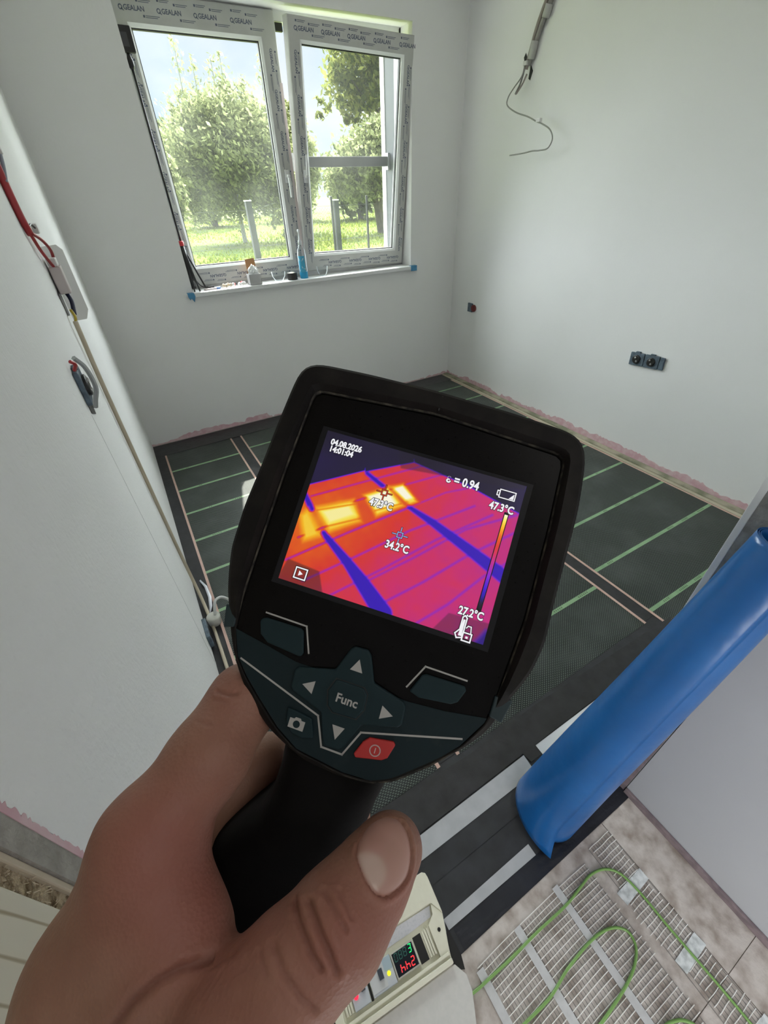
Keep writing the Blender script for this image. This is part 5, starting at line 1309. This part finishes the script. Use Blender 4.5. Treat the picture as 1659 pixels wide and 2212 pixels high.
for r_ in range(1,NR+1):
    t = r_/NR
    for p in cl:
        q = ctr.lerp(p,t); PTS.append(march(q.x,q.y)); RR.append(t); UV_.append((q.x,q.y))
PTS = np.array(PTS); G_ = hgrad(PTS); RR = np.array(RR)
lift = 0.35*(1-RR**10)-0.45*RR**10
NV = PTS+G_*lift[:,None]
for k in range(nn_): nf.append((0,1+(k+1)%nn_,1+k))
for r_ in range(1,NR):
    for k in range(nn_):
        a = 1+(r_-1)*nn_+k; b = 1+(r_-1)*nn_+(k+1)%nn_; nf.append((a,b,b+nn_,a+nn_))
# seat the skin round the nail
edge = PTS[1+(NR-1)*nn_:]
dmin = np.full(len(HP),1e9)
near = np.where(np.linalg.norm(HP0-nv0,axis=1) < 22)[0]
dm = np.linalg.norm(HP0[near][:,None]-edge[None],axis=2).min(1)
# inside test by direction
dirs = HP0[near][:,:2]/(-HP0[near][:,2:3]); poly2 = [(p.x,p.y) for p in cl]
inside = np.zeros(len(near),bool)
for i,(x,y) in enumerate(dirs):
    c_ = False; j = len(poly2)-1
    for k in range(len(poly2)):
        if (poly2[k][1]>y)!=(poly2[j][1]>y) and x < (poly2[j][0]-poly2[k][0])*(y-poly2[k][1])/(poly2[j][1]-poly2[k][1])+poly2[k][0]: c_ = not c_
        j = k
    inside[i] = c_
HG = hgrad(HP0[near]); front = HG[:,2] > 0
off = np.where(inside & front, -0.5, 0.0)+np.where(~inside & front, 0.55*np.exp(-((dm-0.9)/0.9)**2), 0)
HP[near] += HG*off[:,None]
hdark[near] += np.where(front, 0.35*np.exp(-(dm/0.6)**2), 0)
HPm = HP*0.001
hme.vertices.foreach_set('co', HPm.ravel()); hme.update(); hme.shade_smooth()
at = hme.color_attributes.new('crease','FLOAT_COLOR','POINT')
# redness: knuckle, finger joints, thumb joint and web
red = np.zeros(len(HP0))
for (c,s,a_) in (((-65.24,-85.51,-110.00),20,0.8),((-51.67,-61.78,-140.00),12,0.6),((-7.63,-101.42,-98.00),11,0.8),((-45.30,-103.31,-108.00),20,1.0),((3.83,-103.37,-112.00),9,0.7),((0.07,-86.44,-118.00),8,0.6),((-19.53,-112.73,-92.00),14,0.4)):
    red += a_*np.exp(-(np.linalg.norm(HP0-np.array(c),axis=1)/s)**2)
red = np.clip(red,0,1)
at.data.foreach_set('color', np.stack([np.clip(hdark,0,1),red,np.zeros(len(red)),np.ones(len(red))],-1).astype(np.float32).ravel())
m_skin = bpy.data.materials.new('skin'); m_skin.use_nodes = True; nt = m_skin.node_tree; bs = nt.nodes['Principled BSDF']
bs.inputs['Roughness'].default_value = 0.52; bs.inputs['Specular IOR Level'].default_value = 0.35
bs.inputs['Subsurface Weight'].default_value = 0.12; bs.inputs['Subsurface Radius'].default_value = (0.004,0.0015,0.0008); bs.inputs['Subsurface Scale'].default_value = 1.0
tcn = nt.nodes.new('ShaderNodeTexCoord'); an = nt.nodes.new('ShaderNodeAttribute'); an.attribute_name = 'crease'; sp = nt.nodes.new('ShaderNodeSeparateColor')
nt.links.new(an.outputs['Color'], sp.inputs[0])
n1 = nt.nodes.new('ShaderNodeTexNoise'); n1.inputs['Scale'].default_value = 60; n1.inputs['Detail'].default_value = 5; nt.links.new(tcn.outputs['Object'], n1.inputs['Vector'])
r1 = nt.nodes.new('ShaderNodeValToRGB'); r1.color_ramp.elements[0].position = 0.32; r1.color_ramp.elements[0].color = (0.285,0.142,0.096,1); r1.color_ramp.elements[1].position = 0.68; r1.color_ramp.elements[1].color = (0.350,0.193,0.134,1)
nt.links.new(n1.outputs['Fac'], r1.inputs['Fac'])
mx = nt.nodes.new('ShaderNodeMixRGB'); mx.inputs[2].default_value = (0.315,0.108,0.084,1); nt.links.new(r1.outputs['Color'], mx.inputs[1])
ml = nt.nodes.new('ShaderNodeMath'); ml.operation = 'MULTIPLY'; ml.inputs[1].default_value = 0.7; nt.links.new(sp.outputs[1], ml.inputs[0]); nt.links.new(ml.outputs[0], mx.inputs[0])
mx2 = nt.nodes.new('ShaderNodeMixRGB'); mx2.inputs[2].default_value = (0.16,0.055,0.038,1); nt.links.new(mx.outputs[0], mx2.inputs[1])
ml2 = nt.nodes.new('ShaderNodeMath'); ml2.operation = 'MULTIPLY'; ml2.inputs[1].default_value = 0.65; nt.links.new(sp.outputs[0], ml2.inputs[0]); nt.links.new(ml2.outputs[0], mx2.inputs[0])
nt.links.new(mx2.outputs[0], bs.inputs['Base Color'])
vo = nt.nodes.new('ShaderNodeTexVoronoi'); vo.inputs['Scale'].default_value = 900; nt.links.new(tcn.outputs['Object'], vo.inputs['Vector'])
n3 = nt.nodes.new('ShaderNodeTexNoise'); n3.inputs['Scale'].default_value = 260; n3.inputs['Detail'].default_value = 4; nt.links.new(tcn.outputs['Object'], n3.inputs['Vector'])
ad = nt.nodes.new('ShaderNodeMath'); ad.operation = 'ADD'; nt.links.new(vo.outputs['Distance'], ad.inputs[0]); nt.links.new(n3.outputs['Fac'], ad.inputs[1])
bp = nt.nodes.new('ShaderNodeBump'); bp.inputs['Strength'].default_value = 0.4; bp.inputs['Distance'].default_value = 0.0003
nt.links.new(ad.outputs[0], bp.inputs['Height']); nt.links.new(bp.outputs['Normal'], bs.inputs['Normal'])
hand = link('hand', hme, m_skin); hand.matrix_world = CAM
props(hand, 'left hand gripping the black thermal camera, thumb across the handle', 'hand')
nme = bpy.data.meshes.new('thumbnail'); nme.from_pydata((NV*0.001).tolist(),[],nf); nme.shade_smooth()
m_nail = bpy.data.materials.new('nail'); m_nail.use_nodes = True; nt = m_nail.node_tree; bs = nt.nodes['Principled BSDF']
bs.inputs['Roughness'].default_value = 0.30; bs.inputs['Coat Weight'].default_value = 0.2
an = nt.nodes.new('ShaderNodeAttribute'); an.attribute_name = 'lunula'; nt.links.new(an.outputs['Color'], bs.inputs['Base Color'])
lx,ly = (-0.05,-0.89,-1.00)[:2] if False else (0,0)
at = nme.color_attributes.new('lunula','FLOAT_COLOR','POINT')
cA = np.array((0.50,0.29,0.235)); cB = np.array((0.60,0.44,0.37)); cE = np.array((0.44,0.22,0.17))
LC = (-4.42,-87.25,-100.00); cols = []
tip = (3.42,-75.49,-100.00)
for (x,y),t in zip(UV_,RR):
    dl = math.hypot(x-LC[0]/100, y-LC[1]/100)*893
    k = 1/(1+math.exp((dl-42)/3.0))
    c = cA*(1-k)+cB*k
    e_ = max(0,(t-0.90)/0.10); c = c*(1-e_)+cE*e_
    cols.append((*c,1))
at.data.foreach_set('color', np.array(cols,np.float32).ravel())
o = link('thumbnail', nme, m_nail, hand); o['label'] = 'glossy pink thumbnail'

# ------------------------------------------------------------------ garden outside
GZ = 0.30
bm = NB(); GX = [-30+70*i/60 for i in range(61)]; GYv = [3.8+(62-3.8)*(j/60)**1.5 for j in range(61)]
gr = [[bm.verts.new((x,y,GZ+0.05*math.sin(x*0.7)*math.sin(y*0.5)+(0.02*(y-20) if y > 20 else 0))) for x in GX] for y in GYv]
for j in range(60):
    for i in range(60): bm.faces.new((gr[j][i],gr[j][i+1],gr[j+1][i+1],gr[j+1][i]))
LAWN = obj('lawn', bm, m_grass, smooth=True); LAWN['kind'] = 'structure'
# grass tufts
bm = NB()
for i in range(16000):
    y = 8+22*RND.random()**1.2; x = y*RND.uniform(0.08,0.78); h_ = RND.uniform(0.04,0.13); a = RND.uniform(0,3.14); w = 0.02+0.02*RND.random()
    c, s = math.cos(a)*w, math.sin(a)*w; z = GZ+(0.02*(y-20) if y > 20 else 0)-0.03; lx_ = RND.uniform(-.08,.08)
    bm.faces.new([bm.verts.new((x-c,y-s,z)), bm.verts.new((x+c,y+s,z)), bm.verts.new((x+lx_,y+RND.uniform(-.08,.08),z+h_))])
def leafmat(name, c1, c2, tr=0.5):
    m = bpy.data.materials.new(name); m.use_nodes = True; nt = m.node_tree
    for n in list(nt.nodes): nt.nodes.remove(n)
    o = nt.nodes.new('ShaderNodeOutputMaterial'); d = nt.nodes.new('ShaderNodeBsdfDiffuse'); t = nt.nodes.new('ShaderNodeBsdfTranslucent'); mxs = nt.nodes.new('ShaderNodeMixShader'); mxs.inputs[0].default_value = tr
    g = nt.nodes.new('ShaderNodeNewGeometry'); r = nt.nodes.new('ShaderNodeValToRGB'); r.color_ramp.elements[0].color = (*c1,1); r.color_ramp.elements[1].color = (*c2,1)
    nt.links.new(g.outputs['Random Per Island'], r.inputs['Fac']); nt.links.new(r.outputs['Color'], d.inputs['Color']); nt.links.new(r.outputs['Color'], t.inputs['Color'])
    nt.links.new(d.outputs[0], mxs.inputs[1]); nt.links.new(t.outputs[0], mxs.inputs[2]); nt.links.new(mxs.outputs[0], o.inputs['Surface'])
    return m
m_gb = leafmat('grass_blades_m', (0.11,0.16,0.02), (0.26,0.31,0.04))
o = obj('grass_blades', bm, m_gb, LAWN); o['kind'] = 'stuff'
m_leaf1 = leafmat('apple_leaves', (0.17,0.20,0.10), (0.50,0.53,0.27)); m_leaf2 = leafmat('walnut_leaves', (0.08,0.11,0.035), (0.36,0.37,0.11)); m_leaf3 = leafmat('far_leaves', (0.09,0.12,0.05), (0.28,0.32,0.13))
m_bark = mat('bark', (0.16,0.13,0.11), 0.95, noise=(8,(0.09,0.075,0.06),0.3,0.7)); m_lime = mat('limewashed_bark', (0.50,0.50,0.50), 0.95)
def tree(x, y, blobs, trunk, nleaf, leaf, ml_, label, seed, shoots=(), bark=m_bark, lean=0.0, top=None, group=None, gz=None):
    r = random.Random(seed); z0 = GZ if gz is None else gz
    t = empty('tree', (x,y,z0)); props(t, label, 'tree', group)
    bm = NB()
    tot = sum(b[3]*b[4]*b[5] for b in blobs)
    def leafq(p, s):
        n1_ = Vector((r.gauss(0,1),r.gauss(0,1),r.gauss(0,1))).normalized(); a = n1_.orthogonal().normalized(); b = n1_.cross(a)
        a *= s*0.5; b *= s
        bm.faces.new([bm.verts.new(p-b), bm.verts.new(p+a), bm.verts.new(p+b), bm.verts.new(p-a)])
    for (bx,by,bz,rx,ry,rz) in blobs:
        n = int(nleaf*rx*ry*rz/tot); clumps = [Vector((r.gauss(0,1),r.gauss(0,1),r.gauss(0,1))).normalized()*(r.random()**0.4) for _ in range(max(12,n//28))]
        for _ in range(n):
            c = r.choice(clumps); c = c+Vector((r.gauss(0,.10),r.gauss(0,.10),r.gauss(0,.10)))
            leafq(Vector((bx+c.x*rx, by+c.y*ry, bz+c.z*rz)), leaf*r.uniform(0.6,1.3))
    for (sx,sz0,sz1) in shoots:
        for k in range(int((sz1-sz0)*95)):
            z = sz0+(sz1-sz0)*r.random()**1.2; wd = 0.05+0.16*(sz1-z)/(sz1-sz0)
            leafq(Vector((sx+r.gauss(0,wd)+(z-sz0)*0.04, r.gauss(0,wd), z)), leaf*0.85)
    obj('crown', bm, ml_, t)
    bm = NB(); tw,th_ = trunk
    tube(bm, [(0,0,-0.1),(lean*0.4,0.05,th_*0.45),(lean,0,th_)], [tw,tw*0.6], 10, 5)
    for k in range(7):
        a = r.uniform(0,6.28); b = r.choice(blobs)
        tube(bm, [(lean*0.9,0,th_*0.95),(lean+math.cos(a)*b[3]*0.35,math.sin(a)*b[4]*0.35,th_*0.95+(b[2]-th_)*0.6),(b[0]+math.cos(a)*b[3]*0.6,b[1]+math.sin(a)*b[4]*0.5,b[2]+b[5]*0.5)], [tw*0.45,tw*0.12], 6, 4)
    for (sx,sz0,sz1) in shoots:
        tube(bm, [(sx,0,sz0),(sx+0.02,0,(sz0+sz1)/2),(sx+(sz1-sz0)*0.04,0,sz1)], [0.02,0.006], 5, 2)
    obj('trunk', bm, bark, t, smooth=True)
    return t
# an orchard 14 to 30 m away
tree(4.15, 16.0, [(0,0,2.10,1.75,1.5,1.45),(0.35,0.2,2.75,1.35,1.1,0.95),(-1.15,0,1.55,1.0,1.0,1.0),(1.2,0,1.9,0.85,1.0,1.25),(1.25,-0.4,0.75,0.40,0.5,0.65)], (0.08,1.0), 30000, 0.066, m_leaf1, 'pale green apple tree with long upright shoots filling the left window', 1,
     shoots=((-0.88,2.7,4.45),(-0.50,3.1,4.15),(-1.30,2.3,3.45),(-1.05,2.5,3.6),(0.0,3.4,4.2),(0.25,3.4,4.25),(0.75,3.3,3.85),(1.32,2.9,4.25)), bark=m_lime)
tree(1.62, 12.2, [(0,0,1.25,0.42,0.5,0.75),(0.05,0,1.7,0.3,0.4,0.5)], (0.05,0.8), 5000, 0.066, m_leaf1, 'small apple tree at the left edge of the left window', 2, bark=m_lime)
tree(7.15, 18.5, [(0,0,1.9,0.85,0.8,1.3),(0.05,0,3.0,0.55,0.6,0.75)], (0.09,1.1), 8000, 0.08, m_leaf1, 'apple tree seen through the gap beside the tilted window', 3)
tree(10.4, 18.0, [(0.1,0,4.8,1.9,1.3,1.5),(-0.9,0,4.1,1.1,0.9,1.0),(0.9,0,3.9,1.1,1.0,1.0),(-1.6,0,3.5,0.8,0.6,0.5)], (0.11,3.4), 9500, 0.10, m_leaf2, 'tall airy dark green tree behind the upper right window', 4, lean=-0.1)
tree(9.0, 15.6, [(-0.3,0,1.9,1.6,1.0,0.90),(-1.1,0,1.5,0.9,0.8,0.75),(0.7,0,1.75,1.1,0.8,0.95),(0.2,0,2.6,1.1,0.8,0.55)], (0.13,1.3), 15000, 0.075, m_leaf1, 'spreading tree with a dark leaning trunk in the right window', 5, lean=-0.25)
far = [(1.5,24,2.8),(5.2,25,3.2),(9.1,25.5,3.2),(12.6,24,3.2),(16.5,26,3.6),(5.0,33,4.2),(11.5,33,4.6),(18.6,33,4.6)]
wh = ['in the left window','behind the big apple tree','in the gap','behind the leaning trunk','at the right edge of the right window','far back on the left','far back in the middle','far back on the right']
for i,(x,y,hh) in enumerate(far):
    tree(x, y, [(0,0,hh*0.55,hh*0.52,hh*0.40,hh*0.48)], (0.16,hh*0.4), 3600, 0.19, m_leaf3, 'distant orchard tree beyond the lawn, '+wh[i], 20+i, group='distant orchard trees', gz=GZ+0.02*(y-20))
# chain-link fence
fn_ = empty('chain_link_fence', (2.2, 8.0, GZ)); props(fn_, 'thin grey chain link fence across the garden', 'fence')
m_post = mat('post_grey', (0.045,0.05,0.055), 0.7); m_mesh_w = mat('galvanised', (0.12,0.12,0.12), 0.6)
posts = [(0.03,1.14,0.045,'thick grey concrete post'),(1.53,1.10,0.040,'thick grey concrete post'),(1.45,1.16,0.016,'thin dark steel post'),(2.13,1.15,0.016,'thin dark steel post'),(-1.6,1.1,0.03,None),(3.3,1.12,0.03,None),(4.6,1.12,0.03,None)]
for (px_,h_,r_,lb) in posts:
    p_ = obj('fence_post', B(px_-r_,px_+r_,-r_,r_,-0.1,h_), m_post if r_ > 0.02 else m_blackmetal, fn_, bevel=0.004)
    if r_ > 0.025: obj('post_cap', B(px_-r_-.004,px_+r_+.004,-r_-.004,r_+.004,h_,h_+0.015), m_w2, p_)
    if lb: p_['label'] = lb
bm = NB(); N = 130; x0_,x1_ = -1.6,4.6; pitch = 0.05
k = 0; x = x0_-1.0
while x < x1_:
    for sg in (1,-1):
        xa = x; xb = x+1.0
        if sg < 0: xa,xb = xb,xa
        a = Vector((xa,0.02*sg*0.2,0.03)); b = Vector((xb,0.02*sg*0.2,1.03))
        w = 0.0011
        lo_ = max(0,(x0_-min(a.x,b.x))/1.0); 
        if min(a.x,b.x) < x0_ or max(a.x,b.x) > x1_: continue
        bm.faces.new([bm.verts.new(a+Vector((-w,0,0))),bm.verts.new(a+Vector((w,0,0))),bm.verts.new(b+Vector((w,0,0))),bm.verts.new(b+Vector((-w,0,0)))])
    x += pitch
for z in (0.05,0.55,1.03): box(bm, x0_,x1_,-0.002,0.002,z-0.002,z+0.002)
o = obj('wire_netting', bm, m_mesh_w, fn_); o['kind'] = 'stuff'
